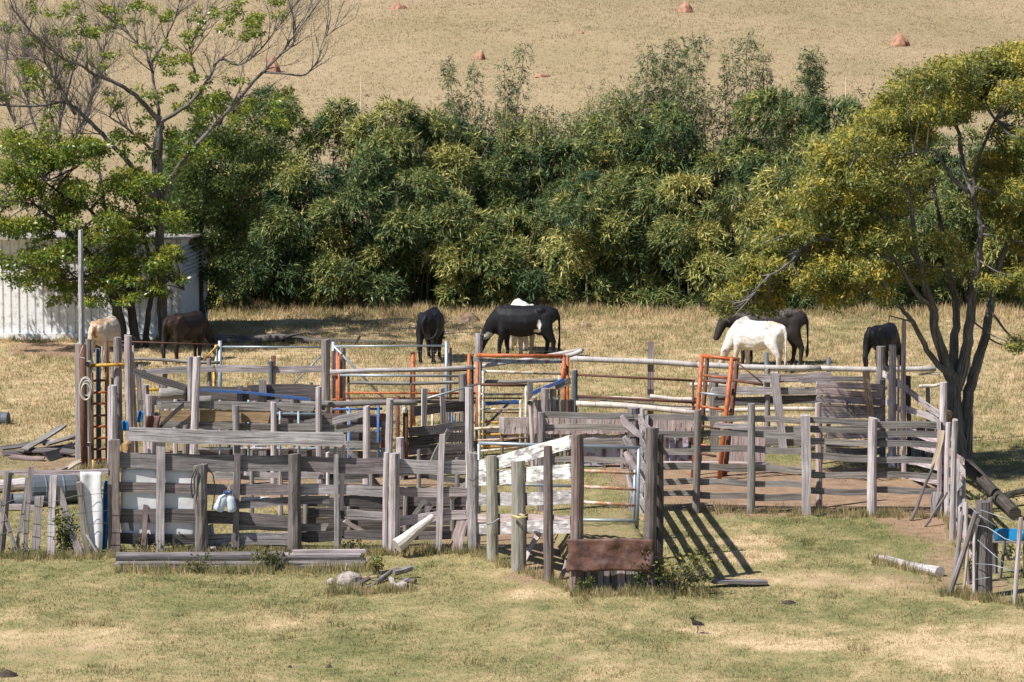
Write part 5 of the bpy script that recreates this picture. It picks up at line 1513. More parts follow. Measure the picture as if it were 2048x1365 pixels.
# ================================================================== RIGHT TREE
def right_tree():
    base = G(1916, 952)
    Y0 = base.y
    o = thing('tree', 'multi-stemmed tree with yellowish feathery crown beside the side fence', 'tree', base)
    b = MB()
    nodes = []
    def lb(pix, dy0, dy1, r0, r1, sides=9):
        pl = limb(b, pix, Y0 + dy0, dy1 - dy0, r0, r1, sides); nodes.extend(pl); return pl
    lb([(1916, 968), (1914, 900), (1908, 830), (1908, 780), (1904, 745)], 0, 0, 0.235, 0.15, 13)
    lb([(1926, 968), (1932, 880), (1936, 800), (1950, 740), (1966, 690), (1980, 620), (1990, 560), (2010, 500), (2044, 430), (2090, 350)], 0.15, 1.0, 0.17, 0.045, 11)
    lb([(1904, 770), (1888, 715), (1872, 665), (1864, 610), (1850, 570), (1835, 520), (1800, 470), (1760, 430)], 0, -0.9, 0.15, 0.035)
    lb([(1908, 770), (1907, 700), (1912, 640), (1905, 580), (1893, 520), (1880, 440), (1862, 360)], 0, 1.2, 0.13, 0.03)
    lb([(1912, 780), (1934, 700), (1940, 640), (1947, 580), (1957, 520), (1962, 450), (1948, 390), (1955, 320), (1990, 240)], 0.05, -0.5, 0.145, 0.03)
    lb([(1948, 400), (1925, 330), (1918, 270), (1895, 215), (1870, 170)], -0.4, 0.4, 0.07, 0.02)
    lb([(1938, 385), (1905, 355), (1880, 315), (1862, 300), (1815, 308), (1775, 318)], -0.4, -1.2, 0.06, 0.015)
    lb([(1900, 748), (1875, 730), (1848, 690), (1826, 645), (1803, 618), (1775, 585), (1740, 520), (1700, 470)], -0.1, -1.6, 0.085, 0.02)
    lb([(1826, 645), (1810, 640), (1780, 632)], -0.9, -1.3, 0.03, 0.012); lb([(1780, 632), (1772, 655)], -1.3, -1.3, 0.014, 0.006)
    lb([(1864, 610), (1835, 590), (1790, 520), (1752, 505), (1720, 512)], -0.3, -1.8, 0.07, 0.02)
    lb([(1835, 520), (1818, 385), (1800, 370), (1750, 362), (1700, 335)], -0.6, -2.0, 0.055, 0.015)
    lb([(1790, 520), (1700, 490), (1640, 480), (1600, 500), (1575, 530), (1530, 560), (1490, 610), (1465, 635)], -1.0, -2.6, 0.055, 0.008); lb([(1640, 480), (1580, 470), (1520, 490)], -1.6, -2.2, 0.03, 0.01); lb([(1760, 430), (1680, 390), (1620, 380)], -0.9, -1.6, 0.03, 0.01); lb([(1775, 318), (1710, 300), (1660, 310)], -1.2, -1.4, 0.02, 0.008)
    lb([(1980, 620), (2010, 660), (2030, 680), (2060, 700)], 0.6, 0.0, 0.035, 0.01)
    lb([(2010, 500), (2060, 420), (2120, 380)], 0.8, 1.6, 0.06, 0.02)
    CL = [(2010, 135, 70), (1930, 130, 65), (1870, 150, 55), (1830, 170, 50), (1790, 200, 50), (1950, 190, 70), (2040, 200, 60), (1880, 220, 60), (1760, 250, 55), (1720, 285, 45), (1830, 260, 60), (1930, 260, 55), (2020, 270, 55),
          (1690, 270, 30), (1700, 345, 55), (1650, 310, 42), (1640, 365, 50), (1760, 340, 55), (1820, 345, 50), (1600, 410, 45), (1660, 425, 55), (1720, 410, 50), (1790, 410, 42), (1990, 340, 60), (2040, 380, 60), (1990, 420, 45),
          (1580, 470, 45), (1640, 490, 55), (1710, 470, 55), (1770, 480, 50), (1530, 480, 40), (1500, 530, 45), (1560, 545, 45), (1480, 590, 45), (1530, 600, 40), (1455, 612, 22), (1650, 545, 40), (1720, 545, 45), (1780, 550, 30),
          (2030, 470, 45), (1700, 590, 26), (1660, 600, 22), (1860, 300, 40), (1780, 300, 45), (2070, 290, 60), (2080, 470, 50), (2040, 560, 40),
          (2110, 180, 70), (2150, 280, 80), (2160, 390, 80), (2130, 500, 60), (2220, 330, 80), (2060, 120, 55), (2036, 683, 22), (1880, 480, 30), (1930, 520, 26), (1990, 560, 30), (1850, 545, 30), (1690, 560, 34), (1620, 560, 34), (1760, 590, 22), (1505, 565, 35), (1590, 570, 35), (1445, 600, 25)]  # clumps past the right frame edge are added for their ground shadow
    clumps = []
    for cx, cy, r in CL:
        ext = max(0.0, 1 - abs(cx - 1890) / 460.0)
        if 1850 < cx < 1990 and 230 < cy < 430 and random.random() < .4: continue
        for rep in range(5):
            dY = random.uniform(-2.4, 2.2) * (0.35 + 0.65 * ext) - (0.9 * (1 - ext) if cx < 1890 else 0)
            q = AT(cx + random.uniform(-.45, .45) * r, cy + random.uniform(-.35, .35) * r, Y0 + dY)
            rr = r / scale_at(q) * random.uniform(.5, .95)
            clumps.append((q, rr, rr * 1.1, rr * 0.42, random.uniform(.3, .85)))
    nn_ = np.array([tuple(q) for q in nodes])
    for c, rx, ry, rz, dn in clumps:
        if random.random() < 0.45:
            k = int(np.argmin(np.linalg.norm(nn_ - np.array(c), axis=1)))
            q0 = Vector(nn_[k]); mid = q0.lerp(c, .5) + Vector((0, 0, -0.08))
            b.sweep(polyline([q0, mid, c], 3), [0.022 - 0.0025 * i for i in range(7)], 5, cap=False)
            for t in range(3):
                b.sweep([c, c + Vector((random.gauss(0, rx * .6), random.gauss(0, ry * .6), random.gauss(0.1, rz * .5)))], [0.009, 0.004], 4, cap=False)
    b.build('trunk', 'bark_pale', o, True)
    P_, D_, L_, W_, T_ = crown(clumps, 780, 0.1, 0.03, droop=0.25, tint=(0.50, 0.26), top_tint=0.24, shell=0.2)  # upper leaves in the yellow of young growth
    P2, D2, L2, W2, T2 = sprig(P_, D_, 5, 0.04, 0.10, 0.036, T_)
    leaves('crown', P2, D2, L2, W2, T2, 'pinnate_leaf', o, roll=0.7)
right_tree()

# ================================================================== LEFT TREES
def left_trees():
    # tall, half-bare tree
    base = G(326, 690); Y0 = base.y
    o = thing('tree', 'tall half-bare grey tree with forked trunk beside the shed', 'tree', base)
    b = MB(); nodes = []; tips = []
    def lb(pix, dy0, dy1, r0, r1, sides=8):
        pl = limb(b, pix, Y0 + dy0, dy1 - dy0, r0, r1, sides); nodes.extend(pl); return pl
    lb([(328, 700), (326, 640), (322, 560), (320, 480), (319, 400), (317, 330), (318, 290), (320, 245)], 0, 0, 0.16, 0.10, 11)
    lb([(312, 420), (307, 330), (306, 300), (318, 245)], -0.05, 0, 0.06, 0.05)
    L1 = lb([(320, 248), (280, 200), (235, 168), (190, 150), (160, 130), (120, 115), (60, 60), (20, 10)], 0, -1.5, 0.075, 0.015)
    L2 = lb([(321, 245), (312, 190), (300, 130), (285, 100), (240, 50), (200, 0)], 0, 0.8, 0.06, 0.012)
    L3 = lb([(300, 130), (330, 80), (355, 20), (370, -30)], 0.3, 1.0, 0.04, 0.01)
    L4 = lb([(321, 245), (375, 210), (410, 170), (440, 120), (475, 130), (510, 110), (560, 50), (600, 0)], 0, 0.6, 0.065, 0.012)
    L5 = lb([(322, 400), (360, 330), (420, 260), (480, 195), (520, 150), (560, 110), (600, 55), (650, -10)], 0.1, -0.6, 0.085, 0.015)
    L6 = lb([(530, 145), (570, 148), (610, 150), (635, 120), (648, 80), (670, 60)], -0.3, -0.6, 0.04, 0.01)
    L7 = lb([(310, 400), (260, 330), (215, 280), (170, 235), (130, 205), (80, 212), (0, 210), (-60, 190)], 0, -1.2, 0.085, 0.02)
    L8 = lb([(308, 305), (270, 270), (220, 235)], 0, -0.4, 0.05, 0.015)
    L9 = lb([(150, 230), (110, 160), (80, 120), (0, 120)], -0.9, -1.2, 0.05, 0.015)
    L10 = lb([(390, 150), (380, 100), (395, 60), (420, 10)], 0.3, 0.9, 0.04, 0.012)
    L11 = lb([(210, 290), (160, 330), (100, 360), (0, 400)], -0.5, -1.4, 0.04, 0.012)
    L12 = lb([(560, 110), (585, 90), (590, 50), (575, 0)], -0.5, -0.2, 0.03, 0.01)
    b.build('trunk', 'bark_pale', o, True)
    b = MB()
    for Lm, cnt, lev in ((L1, 26, 2), (L2, 26, 2), (L3, 18, 2), (L4, 24, 2), (L5, 18, 2), (L6, 12, 1), (L7, 26, 2), (L8, 10, 2), (L9, 22, 2), (L10, 18, 2), (L11, 14, 2), (L12, 12, 1)):
        for k in range(cnt):
            i = random.randint(int(len(Lm) * .3), len(Lm) - 1)
            d = (Lm[min(i + 1, len(Lm) - 1)] - Lm[max(i - 1, 0)]).normalized()
            grow(b, Lm[i], d + Vector((random.gauss(0, .6), random.gauss(0, .5), random.gauss(.45, .5))), random.uniform(.55, 1.1), 0.017, lev, .45, .3, tips)
    b.build('twigs', 'bark_twig', o)
    CL = [(180, 55, 32), (215, 40, 28), (150, 75, 26), (500, 30, 34), (545, 20, 32), (470, 60, 28), (510, 65, 26), (420, 20, 24), (40, 150, 34), (70, 145, 26), (15, 175, 26), (110, 75, 26), (200, 120, 22), (330, 25, 26), (270, 20, 26), (380, 65, 22), (440, 45, 26),
          (360, 130, 30), (400, 160, 30), (440, 190, 30), (480, 155, 22), (340, 190, 24), (290, 200, 26), (240, 200, 24), (350, 250, 34), (390, 230, 34), (280, 270, 36), (240, 280, 32), (450, 230, 30), (500, 200, 26), (550, 225, 28), (130, 20, 26), (60, 20, 22), (20, 60, 20), (310, 90, 22), (130, 130, 22), (90, 190, 24), (350, 300, 34), (420, 290, 34), (300, 320, 30), (560, 195, 20)]
    clumps = []
    for cx, cy, r in CL:
        rr = r / 77.0
        for rep in range(5):
            q = AT(cx + random.gauss(0, r * .8), cy + random.gauss(0, r * .5), Y0 + random.uniform(-1.4, 1.2)); clumps.append((q, rr * random.uniform(.25, .7), rr * .6, rr * random.uniform(.15, .4), random.uniform(.5, 1.3)))
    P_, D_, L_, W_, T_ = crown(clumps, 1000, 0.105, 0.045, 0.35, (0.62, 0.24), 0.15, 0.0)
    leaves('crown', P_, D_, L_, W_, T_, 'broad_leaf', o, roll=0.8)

    # leafy, several-stemmed tree in front of the shed
    base = G(262, 692); Y0 = base.y - 0.3
    o = thing('tree', 'leafy bright green tree with several dark trunks in front of the shed', 'tree', Vector((base.x, Y0, 0)))
    b = MB(); nodes = []
    lb([(272, 700), (266, 640), (260, 590), (250, 540), (230, 480), (210, 420), (200, 350)], -0.3, 0.4, 0.16, 0.04, 11)
    lb([(246, 700), (238, 640), (226, 590), (205, 550), (170, 500), (120, 450), (70, 410)], -0.2, -1.4, 0.20, 0.04, 11)
    lb([(290, 702), (296, 640), (302, 580), (300, 520), (280, 450), (270, 380)], -0.1, 0.5, 0.10, 0.03)
    lb([(200, 545), (140, 560), (90, 545), (40, 530)], -0.6, -2.0, 0.05, 0.015)
    lb([(230, 480), (180, 420), (110, 380), (60, 330), (30, 260)], 0, -1.0, 0.06, 0.015)
    lb([(300, 520), (340, 560), (370, 580)], 0.2, -0.3, 0.03, 0.01)
    CL = [(30, 290, 38), (85, 265, 34), (205, 290, 34), (150, 285, 30), (310, 400, 36), (60, 310, 45), (120, 330, 45), (180, 320, 40), (235, 350, 45), (290, 370, 40), (40, 380, 50), (110, 395, 50), (170, 400, 45), (230, 410, 45), (280, 430, 45), (330, 440, 35), (20, 450, 45), (70, 465, 45), (130, 450, 45), (190, 470, 50), (250, 490, 50), (310, 500, 40), (50, 520, 35), (100, 520, 45), (160, 520, 50), (220, 540, 50), (280, 545, 45), (330, 540, 30), (90, 560, 40), (140, 575, 40), (200, 580, 36), (255, 580, 34), (40, 560, 25), (310, 575, 28), (120, 595, 22), (190, 600, 20), (345, 505, 24), (10, 340, 40), (355, 550, 18), (-40, 420, 60), (-50, 520, 50), (240, 600, 20)]
    clumps = []
    for cx, cy, r in CL:
        for rep in range(5):
            q = AT(cx + random.uniform(-.8, .8) * r, cy + random.uniform(-.6, .6) * r, Y0 + random.uniform(-2.0, 0.9)); rr = r / scale_at(q) * random.uniform(.45, .95)
            clumps.append((q, rr, rr, rr * .5, random.uniform(.35, .9)))
    nn_ = np.array([tuple(q) for q in nodes])
    for c, rx, ry, rz, dn in clumps:
        k = int(np.argmin(np.linalg.norm(nn_ - np.array(c), axis=1)))
        if random.random() < .5: continue
        q0 = Vector(nn_[k]); b.sweep(polyline([q0, q0.lerp(c, .5) + Vector((0, 0, .08)), c], 3), [0.022 - .0025 * i for i in range(7)], 5, cap=False)
    b.build('trunk', 'bark_dark', o, True)
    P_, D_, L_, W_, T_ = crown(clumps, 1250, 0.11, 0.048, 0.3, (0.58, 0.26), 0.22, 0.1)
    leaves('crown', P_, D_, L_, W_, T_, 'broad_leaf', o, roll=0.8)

    # darker tree between the tall tree and the bamboo
    base = G(400, 668); Y0 = base.y + 1.0
    base = Vector((AT(405, 600, Y0).x, Y0, 0))
    o = thing('tree', 'dense dark green tree between the half-bare tree and the bamboo', 'tree', base)
    b = MB(); nodes = []
    lb([(405, 690), (402, 600), (398, 500), (410, 400), (425, 300), (450, 220)], 0, 0, 0.13, 0.03, 9)
    lb([(398, 500), (450, 440), (500, 380), (540, 330)], 0, -.5, 0.06, 0.015); lb([(402, 470), (370, 420), (350, 360)], 0, -.4, 0.05, 0.012)
    CL = [(380, 270, 40), (430, 250, 45), (480, 235, 45), (530, 230, 40), (570, 240, 28), (400, 320, 45), (450, 310, 45), (500, 300, 45), (540, 290, 35), (370, 370, 45), (420, 380, 50), (470, 370, 45), (510, 360, 40), (380, 430, 45), (430, 440, 45), (480, 430, 40), (400, 490, 40), (445, 500, 40), (490, 490, 32), (370, 480, 30), (430, 550, 35), (470, 550, 30), (425, 600, 26), (350, 320, 35), (410, 210, 30)]
    clumps = []
    for cx, cy, r in CL:
        for rep in range(4):
            q = AT(cx + random.uniform(-.8, .8) * r, cy + random.uniform(-.6, .6) * r, Y0 + random.uniform(-1.1, 1.1)); rr = r / scale_at(q) * random.uniform(.6, .95)
            clumps.append((q, rr, rr, rr * .6, random.uniform(.6, 1.1)))
    b.build('trunk', 'bark_dark', o, True)
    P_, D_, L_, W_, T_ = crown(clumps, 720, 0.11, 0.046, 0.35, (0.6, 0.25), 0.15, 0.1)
    leaves('crown', P_, D_, L_, W_, T_, 'dark_broad_leaf', o, roll=0.8)

    # bare grey tree behind the shed
    for lab, bx, pixs in (('bare grey leafless tree standing behind the shed roof', 60, [[(60, 600), (70, 470), (90, 350), (80, 260), (110, 150), (120, 60)], [(75, 430), (130, 330), (170, 250), (200, 140), (215, 60)], [(85, 350), (40, 270), (10, 180), (20, 60)], [(90, 300), (60, 220), (50, 120), (70, 20)]]),
                          ('slim pale bare tree behind the leafy bright green tree', 130, [[(128, 600), (126, 420), (118, 280), (130, 200), (160, 90), (170, 20)], [(122, 320), (160, 260), (190, 160)], [(120, 290), (90, 200), (60, 130)]])):
        Yb = 103.5 + bx * 0.006
        base = Vector((AT(bx, 600, Yb).x, Yb, 0))
        o = thing('tree', lab, 'tree', base, None)
        b = MB(); nodes = []
        pixs[0] = [(pixs[0][0][0], 665)] + pixs[0]
        Ls = []
        for i, pix in enumerate(pixs):
            Ls.append(limb(b, pix, Yb, 0.0 if i == 0 else random.uniform(-.6, .6), 0.10 if i == 0 else 0.05, 0.012, 7))
        for Lm in Ls:
            for k in range(26):
                i = random.randint(int(len(Lm) * .35), len(Lm) - 1)
                d = (Lm[min(i + 1, len(Lm) - 1)] - Lm[max(i - 1, 0)]).normalized()
                grow(b, Lm[i], d + Vector((random.gauss(0, .6), random.gauss(0, .5), random.gauss(.3, .4))), random.uniform(.6, 1.1), 0.016, 2, .45, .3)
        b.build('trunk', 'bark_twig', o)
left_trees()

# ================================================================== BAMBOO
def top_of(px):
    xs = [330, 420, 520, 640, 720, 800, 880, 950, 1050, 1130, 1200, 1280, 1340, 1450, 1560, 1650, 1750, 1850, 2000, 2200]
    ys = [330, 250, 205, 225, 215, 195, 215, 275, 290, 300, 250, 215, 235, 245, 215, 225, 240, 255, 260, 270]
    return float(np.interp(px, xs, ys))

def sprays(pos, out, n_leaf, L, Wd, tint):
    """fans of drooping lance leaves at each position"""
    N = len(pos)
    pp = np.repeat(pos, n_leaf, 0); oo = np.repeat(out, n_leaf, 0); tt = np.repeat(tint, n_leaf)
    k = len(pp)
    # leaves set along a short drooping twig
    s_ = RNG.random(k)[:, None]
    tw = unit(oo + np.array([0, 0, -0.15]))
    p2 = pp + tw * s_ * (1.2 * L) + np.array([0, 0, -0.12]) * s_ ** 2
    d = unit(oo) * 0.65 + RNG.normal(size=(k, 3)) * 0.55 + np.array([0, 0, -0.45])
    return p2, d, L * RNG.uniform(.65, 1.25, k), Wd * RNG.uniform(.7, 1.2, k), np.clip(tt + RNG.normal(size=k) * 0.12, 0, 1)

def bamboo(label, px, Y, R_, Hh, dens, n_culm, seed, group=None, cat='bamboo', sub=None, tint0=0.45):
    random.seed(seed)
    X = AT(px, 620, Y).x
    zb = float(terrain(X, Y))
    o = thing('bamboo_clump', label, cat, (X, Y, zb), group)
    b = MB()
    tips = []
    for k in range(n_culm):
        a = random.uniform(0, 6.283); r0 = random.uniform(0, R_ * .35)
        h = Hh * random.uniform(.7, 1.05); lean = random.uniform(.25, 1.0) * R_ * .8
        pts = []
        for i in range(6):
            t = i / 5
            rr = r0 + lean * t ** 2.2
            pts.append(Vector((X + math.cos(a) * rr, Y + math.sin(a) * rr, zb - .1 + h * (t - 0.10 * t ** 4))))
        b.sweep(pts, [0.032 * (1 - .14 * i) for i in range(6)], 5, 0, cap=False)
        tips.append((pts, a))
    b.build('culms', 'green_cane', o, True)
    # lobes of foliage: arching heads at many heights
    nl = int(30 * dens * Hh / 5.5 * (R_ / 1.3))
    PP = []; OO = []; TT = []
    for k in range(nl):
        t = random.random() ** 1.1
        z = Hh * (0.02 + 0.96 * t)
        prof = R_ * (0.80 + 0.42 * math.sin(min(1, t * 1.15) * math.pi) - 0.38 * t ** 3)
        a = random.uniform(-math.pi, math.pi)
        rr = prof * random.uniform(.45, 1.25)
        c = np.array([X + math.cos(a) * rr, Y + math.sin(a) * rr, zb + z])
        lr = random.choice((.28, .38, .48, .62, .8)) * random.uniform(.85, 1.15) * (1.0 if t < .8 else .75)
        n_ = int(120 * (lr / .5) ** 2)
        u = unit(RNG.normal(size=(n_, 3)) + np.array([math.cos(a) * .8, math.sin(a) * .8, 0.6]))
        rad = RNG.uniform(.65, 1.0, n_)[:, None]
        pos = c + u * rad * np.array([lr, lr, lr * .8])
        PP.append(pos); OO.append(u * .6 + np.array([math.cos(a), math.sin(a), 0.0]) * .5)
        tb = tint0 + random.gauss(0, .17)
        TT.append(np.clip(tb + RNG.normal(size=n_) * .10 + 0.10 * u[:, 2], 0, 1))  # upper sprays yellower, a sunlit tone put into the leaf colour
    P_ = np.concatenate(PP); O_ = np.concatenate(OO); T_ = np.concatenate(TT)
    keep = P_[:, 2] > zb + 0.03
    P_, O_, T_ = P_[keep], O_[keep], T_[keep]
    a_ = sprays(P_, O_, 8, 0.22, 0.035, T_)
    k2 = a_[0][:, 2] > zb
    leaves('foliage', *[q[k2] for q in a_], 'bamboo_leaf', o, roll=0.55)
    return o

FRONT = [(395, 106.4), (500, 106.0), (612, 106.2), (722, 105.8), (830, 106.3), (940, 106.0), (1050, 106.3), (1160, 105.9), (1270, 106.2), (1380, 105.9), (1490, 106.2), (1600, 106.0), (1710, 106.3), (1820, 106.0), (1930, 106.2), (2040, 106.0), (2160, 106.3)]
BL = ['dense bamboo clump rooted beside the shed side wall', 'dark bamboo clump directly behind the grey fallen tree', 'thick bamboo clump with olive drooping sprays beyond the fallen tree', 'tall full bamboo clump behind the tip of the fallen tree', 'bamboo clump rising behind the black cow with its swishing tail', 'bamboo clump behind the brown ant hill', 'bamboo clump standing over the horned black cow and the white cow', 'bamboo clump behind the rump of the horned black cow', 'bamboo clump over open dry grass, next right of the horned cow', 'yellowish-green bamboo clump behind the head of the grey cow', 'bamboo clump standing over the white grazing cow', 'bamboo clump beside the lowest left boughs of the yellowish tree', 'bamboo clump half hidden by the yellowish tree, behind the dark grazing cow', 'bamboo clump straight behind the stems of the yellowish tree', 'bamboo clump seen between the upper stems of the yellowish tree', 'bamboo clump behind the outermost stem of the yellowish tree', 'bamboo clump beyond the far side of the yellowish tree']
for i, (px, Y) in enumerate(FRONT):
    tp = top_of(px) + random.uniform(60, 140)
    Hh = (AT(px, 612, Y) - AT(px, tp, Y)).length
    bamboo(BL[i], px, Y, 1.15, max(3.0, abs(Hh)), 1.0, 7, 100 + i, tint0=0.52)
RL = ['rear bamboo clump touching the dense dark green tree', 'rear bamboo clump beneath the right fork of the half-bare tree', 'rear bamboo clump below the first bare pale cane', 'tall rear bamboo clump whose dark top stands level above the grove', 'rear bamboo clump below the leaning dark plume', 'rear bamboo clump at the foot of the tall pointed plume', 'low rear bamboo clump at the gap in the grove', 'rear bamboo clump below the dry plume with many canes', 'rear bamboo clump at the foot of the bushiest plume', 'rear bamboo clump below the high wispy plume', 'rear bamboo clump between the wispy plumes and the bare cane', 'rear bamboo clump at the foot of the second bare pale cane', 'rear bamboo clump behind the upper boughs of the yellowish tree', 'rear bamboo clump hidden behind the stems of the yellowish tree', 'rear bamboo clump past the far boughs of the yellowish tree']
BACK = [(440, 109.2), (560, 109.0), (680, 109.3), (790, 109.0), (900, 109.4), (1010, 109.2), (1120, 109.5), (1230, 109.2), (1340, 109.5), (1450, 109.2), (1560, 109.4), (1670, 109.1), (1790, 109.4), (1920, 109.2), (2060, 109.3)]
for i, (px, Y) in enumerate(BACK):
    tp = top_of(px) + random.uniform(-12, 16)
    Hh = abs((AT(px, 600, Y) - AT(px, tp, Y)).length)
    bamboo(RL[i], px, Y, 1.25, Hh, 1.0, 12, 200 + i, 'bamboo clumps of the rear row', tint0=0.44)

# slender canes with sparse feathery tops behind the grove
def plume(label, px, ytop, ybot, Y, dens, seed, w=0.5, lean=0, leafy=1.0, group=None, mat='tan_cane', tint0=0.5):
    random.seed(seed)
    q0 = AT(px + lean, 600, Y); X = q0.x; zb = float(terrain(X, Y))
    top = AT(px, ytop, Y)
    o = thing('bamboo_plume', label, 'bamboo', (X, Y, zb), group)
    b = MB(); PP = []; OO = []
    nc = max(2, int(4 * dens))
    for k in range(nc):
        tx = top + Vector((random.gauss(0, w * .6), random.gauss(0, .4), -abs(random.gauss(0, .9)) if k else 0))
        bx = Vector((X + random.gauss(0, .25), Y + random.gauss(0, .25), zb - .1))
        cv = Vector((random.gauss(0, .12), random.gauss(0, .12), 0))
        pts = [bx.lerp(tx, i / 6) + cv * math.sin(i / 6 * 3.14) for i in range(7)]
        b.sweep(pts, [0.034 * (1 - .12 * i) for i in range(7)], 5, 0, cap=False)
        for i in range(int(210 * leafy)):
            t = random.uniform(.48, 1.0)
            j = min(5, int(t * 6)); q = pts[j].lerp(pts[j + 1], t * 6 - j)
            a = random.uniform(0, 6.283); ln = random.uniform(.05, .36) * (1.2 - t * .75) * (w / .5)
            e = q + Vector((math.cos(a) * ln, math.sin(a) * ln, random.uniform(-.05, .25)))
            if random.random() < .35: b.sweep([q, e], [0.006, 0.003], 3, 0, cap=False)
            PP.append(tuple(e)); OO.append((math.cos(a), math.sin(a), .2))
    b.build('culms', mat, o, True)
    if PP:
        a_ = sprays(np.array(PP), np.array(OO), 6, 0.14, 0.028, np.clip(RNG.normal(size=len(PP)) * .15 + tint0, 0, 1))
        leaves('foliage', *a_, 'bamboo_leaf', o, roll=0.7)
PL = [(905, 125, .6, .35, 30, 1.2, 'leaning dark bamboo plume left of the small reddish termite mound'), (968, 140, .6, .35, 10, .9, 'thin bamboo plume just below the small reddish termite mound'), (1025, 95, 0.9, .5, -20, 1.1, 'tall pointed bamboo plume rising above the middle of the grove'), (1330, 78, 1.6, .7, -40, 1.7, 'bushy dark bamboo plume, the fullest of those above the grove'), (1480, 70, 1.0, .5, 0, 0.8, 'high wispy bamboo plume standing alone against the hillside'), (1520, 95, .9, .4, 5, .9, 'short wispy bamboo plume beside the high wispy one'), (1655, 108, 0.9, .5, -20, 1.8, 'dark leaning bamboo plume near the bare pale cane'),
      (1270, 185, 1.4, .8, 0, .8, 'wide loose bamboo plume beside the bushy dark one'), (1390, 190, 1.2, .8, 0, .8, 'loose bamboo plume under the bushy dark one'), (1560, 200, 1.0, .8, 0, .7, 'low loose bamboo plume between the wispy ones and the bare cane'), (1730, 185, 1.0, .7, 0, .8, 'loose bamboo plume touching the top boughs of the yellowish tree'), (1080, 215, 1.2, .8, 0, .6, 'pale loose bamboo plume over the gap in the grove'), (560, 172, 1.0, .5, 0, 1.0, 'small dark bamboo plume behind the right fork of the half-bare tree'), (1200, 225, 1.2, .7, 0, .6, 'dry bamboo plume with many pale canes')]
for i, (px, yt, dn, w, ln, lf, lab) in enumerate(PL):
    plume(lab, px, yt, 600, 111.5 + (i % 3) * .5, dn, 300 + i, w, ln, lf, tint0=0.36)
random.seed(77)
for i in range(84):
    px = random.choice((random.uniform(900, 1300), random.uniform(1050, 1300), random.uniform(880, 1460), random.uniform(600, 1750)))
    yt = top_of(px) - random.uniform(5, 75)
    plume('thin half-dry bamboo cane sticking up from the grove', px, yt, 600, 111 + random.uniform(0, 2), 0.5, 400 + i, .45, random.uniform(-20, 20), random.uniform(.15, .6), 'half-dry canes above the grove', tint0=0.55)
for px, yt, lab in ((722, 152, 'bare pale cane standing above the left half of the grove'), (1692, 155, 'bare pale cane standing near the yellowish tree')):
    q = AT(px, yt, 110.8); zb = 0.0
    b = MB(); b.sweep([Vector((q.x + .05, q.y, -0.1)), Vector((q.x, q.y, q.z * .6)), q], [0.04, 0.03, 0.014], 6); o = b.build('cane', 'tan_cane', None, True); tag(o, lab, 'cane'); set_origin(o, (q.x + .05, q.y, 0))

# ================================================================== CATTLE
random.seed(11)
def coat(name):
    m, n, l, p = newmat(name)
    a = n.new('ShaderNodeAttribute'); a.attribute_name = 'coat'
    tc = n.new('ShaderNodeTexCoord')
    g = noise(n, l, tc.outputs['Object'], 9, 5, 0.7)
    r = ramp(n, [(0.3, (0.6, 0.58, 0.55)), (0.65, (1.1, 1.1, 1.1))]); l.new(g.outputs[0], r.inputs[0])
    c = mixc(n, l, 1.0, a.outputs['Color'], r.outputs[0], 'MULTIPLY')
    l.new(c, p.inputs['Base Color'])
    p.inputs['Roughness'].default_value = 0.6
    p.inputs['Specular IOR Level'].default_value = 0.22
    bump(n, l, g.outputs[0], p, 0.35, 0.02)
coat('hide')

def remeshed(name, balls, voxel, iters):
    """union of ellipsoids -> one continuous smooth surface"""
    import bmesh
    bm = bmesh.new(); bmesh.ops.create_icosphere(bm, subdivisions=2, radius=1)
    sv = np.array([v.co[:] for v in bm.verts]); sf = np.array([[v.index for v in f.verts] for f in bm.faces]); bm.free()
    V = []; F = []
    for i, (c, r) in enumerate(balls):
        V.append(sv * np.asarray(r) + np.asarray(c)); F.append(sf + i * len(sv))
    me = bpy.data.meshes.new(name + '_src'); me.from_pydata(np.concatenate(V).tolist(), [], np.concatenate(F).tolist())
    o = bpy.data.objects.new(name + '_src', me); COL.objects.link(o)
    md = o.modifiers.new('r', 'REMESH'); md.mode = 'VOXEL'; md.voxel_size = voxel
    sm = o.modifiers.new('s', 'SMOOTH'); sm.factor = 0.5; sm.iterations = iters
    dg = bpy.context.evaluated_depsgraph_get()
    out = bpy.data.meshes.new_from_object(o.evaluated_get(dg))
    bpy.data.objects.remove(o); bpy.data.meshes.remove(me)
    out.name = name
    out.polygons.foreach_set('use_smooth', [True] * len(out.polygons))
    return out

def chain(B, pts, n=6):
    """pts: [((x,y,z), r)], r a number or (rx,ry,rz)"""
    for (p0, r0), (p1, r1) in zip(pts[:-1], pts[1:]):
        p0 = np.array(p0, float); p1 = np.array(p1, float)
        r0 = np.array(r0 if hasattr(r0, '__len__') else (r0,) * 3, float); r1 = np.array(r1 if hasattr(r1, '__len__') else (r1,) * 3, float)
        for i in range(n + 1):
            t = i / n; B.append((p0 + (p1 - p0) * t, r0 + (r1 - r0) * t))

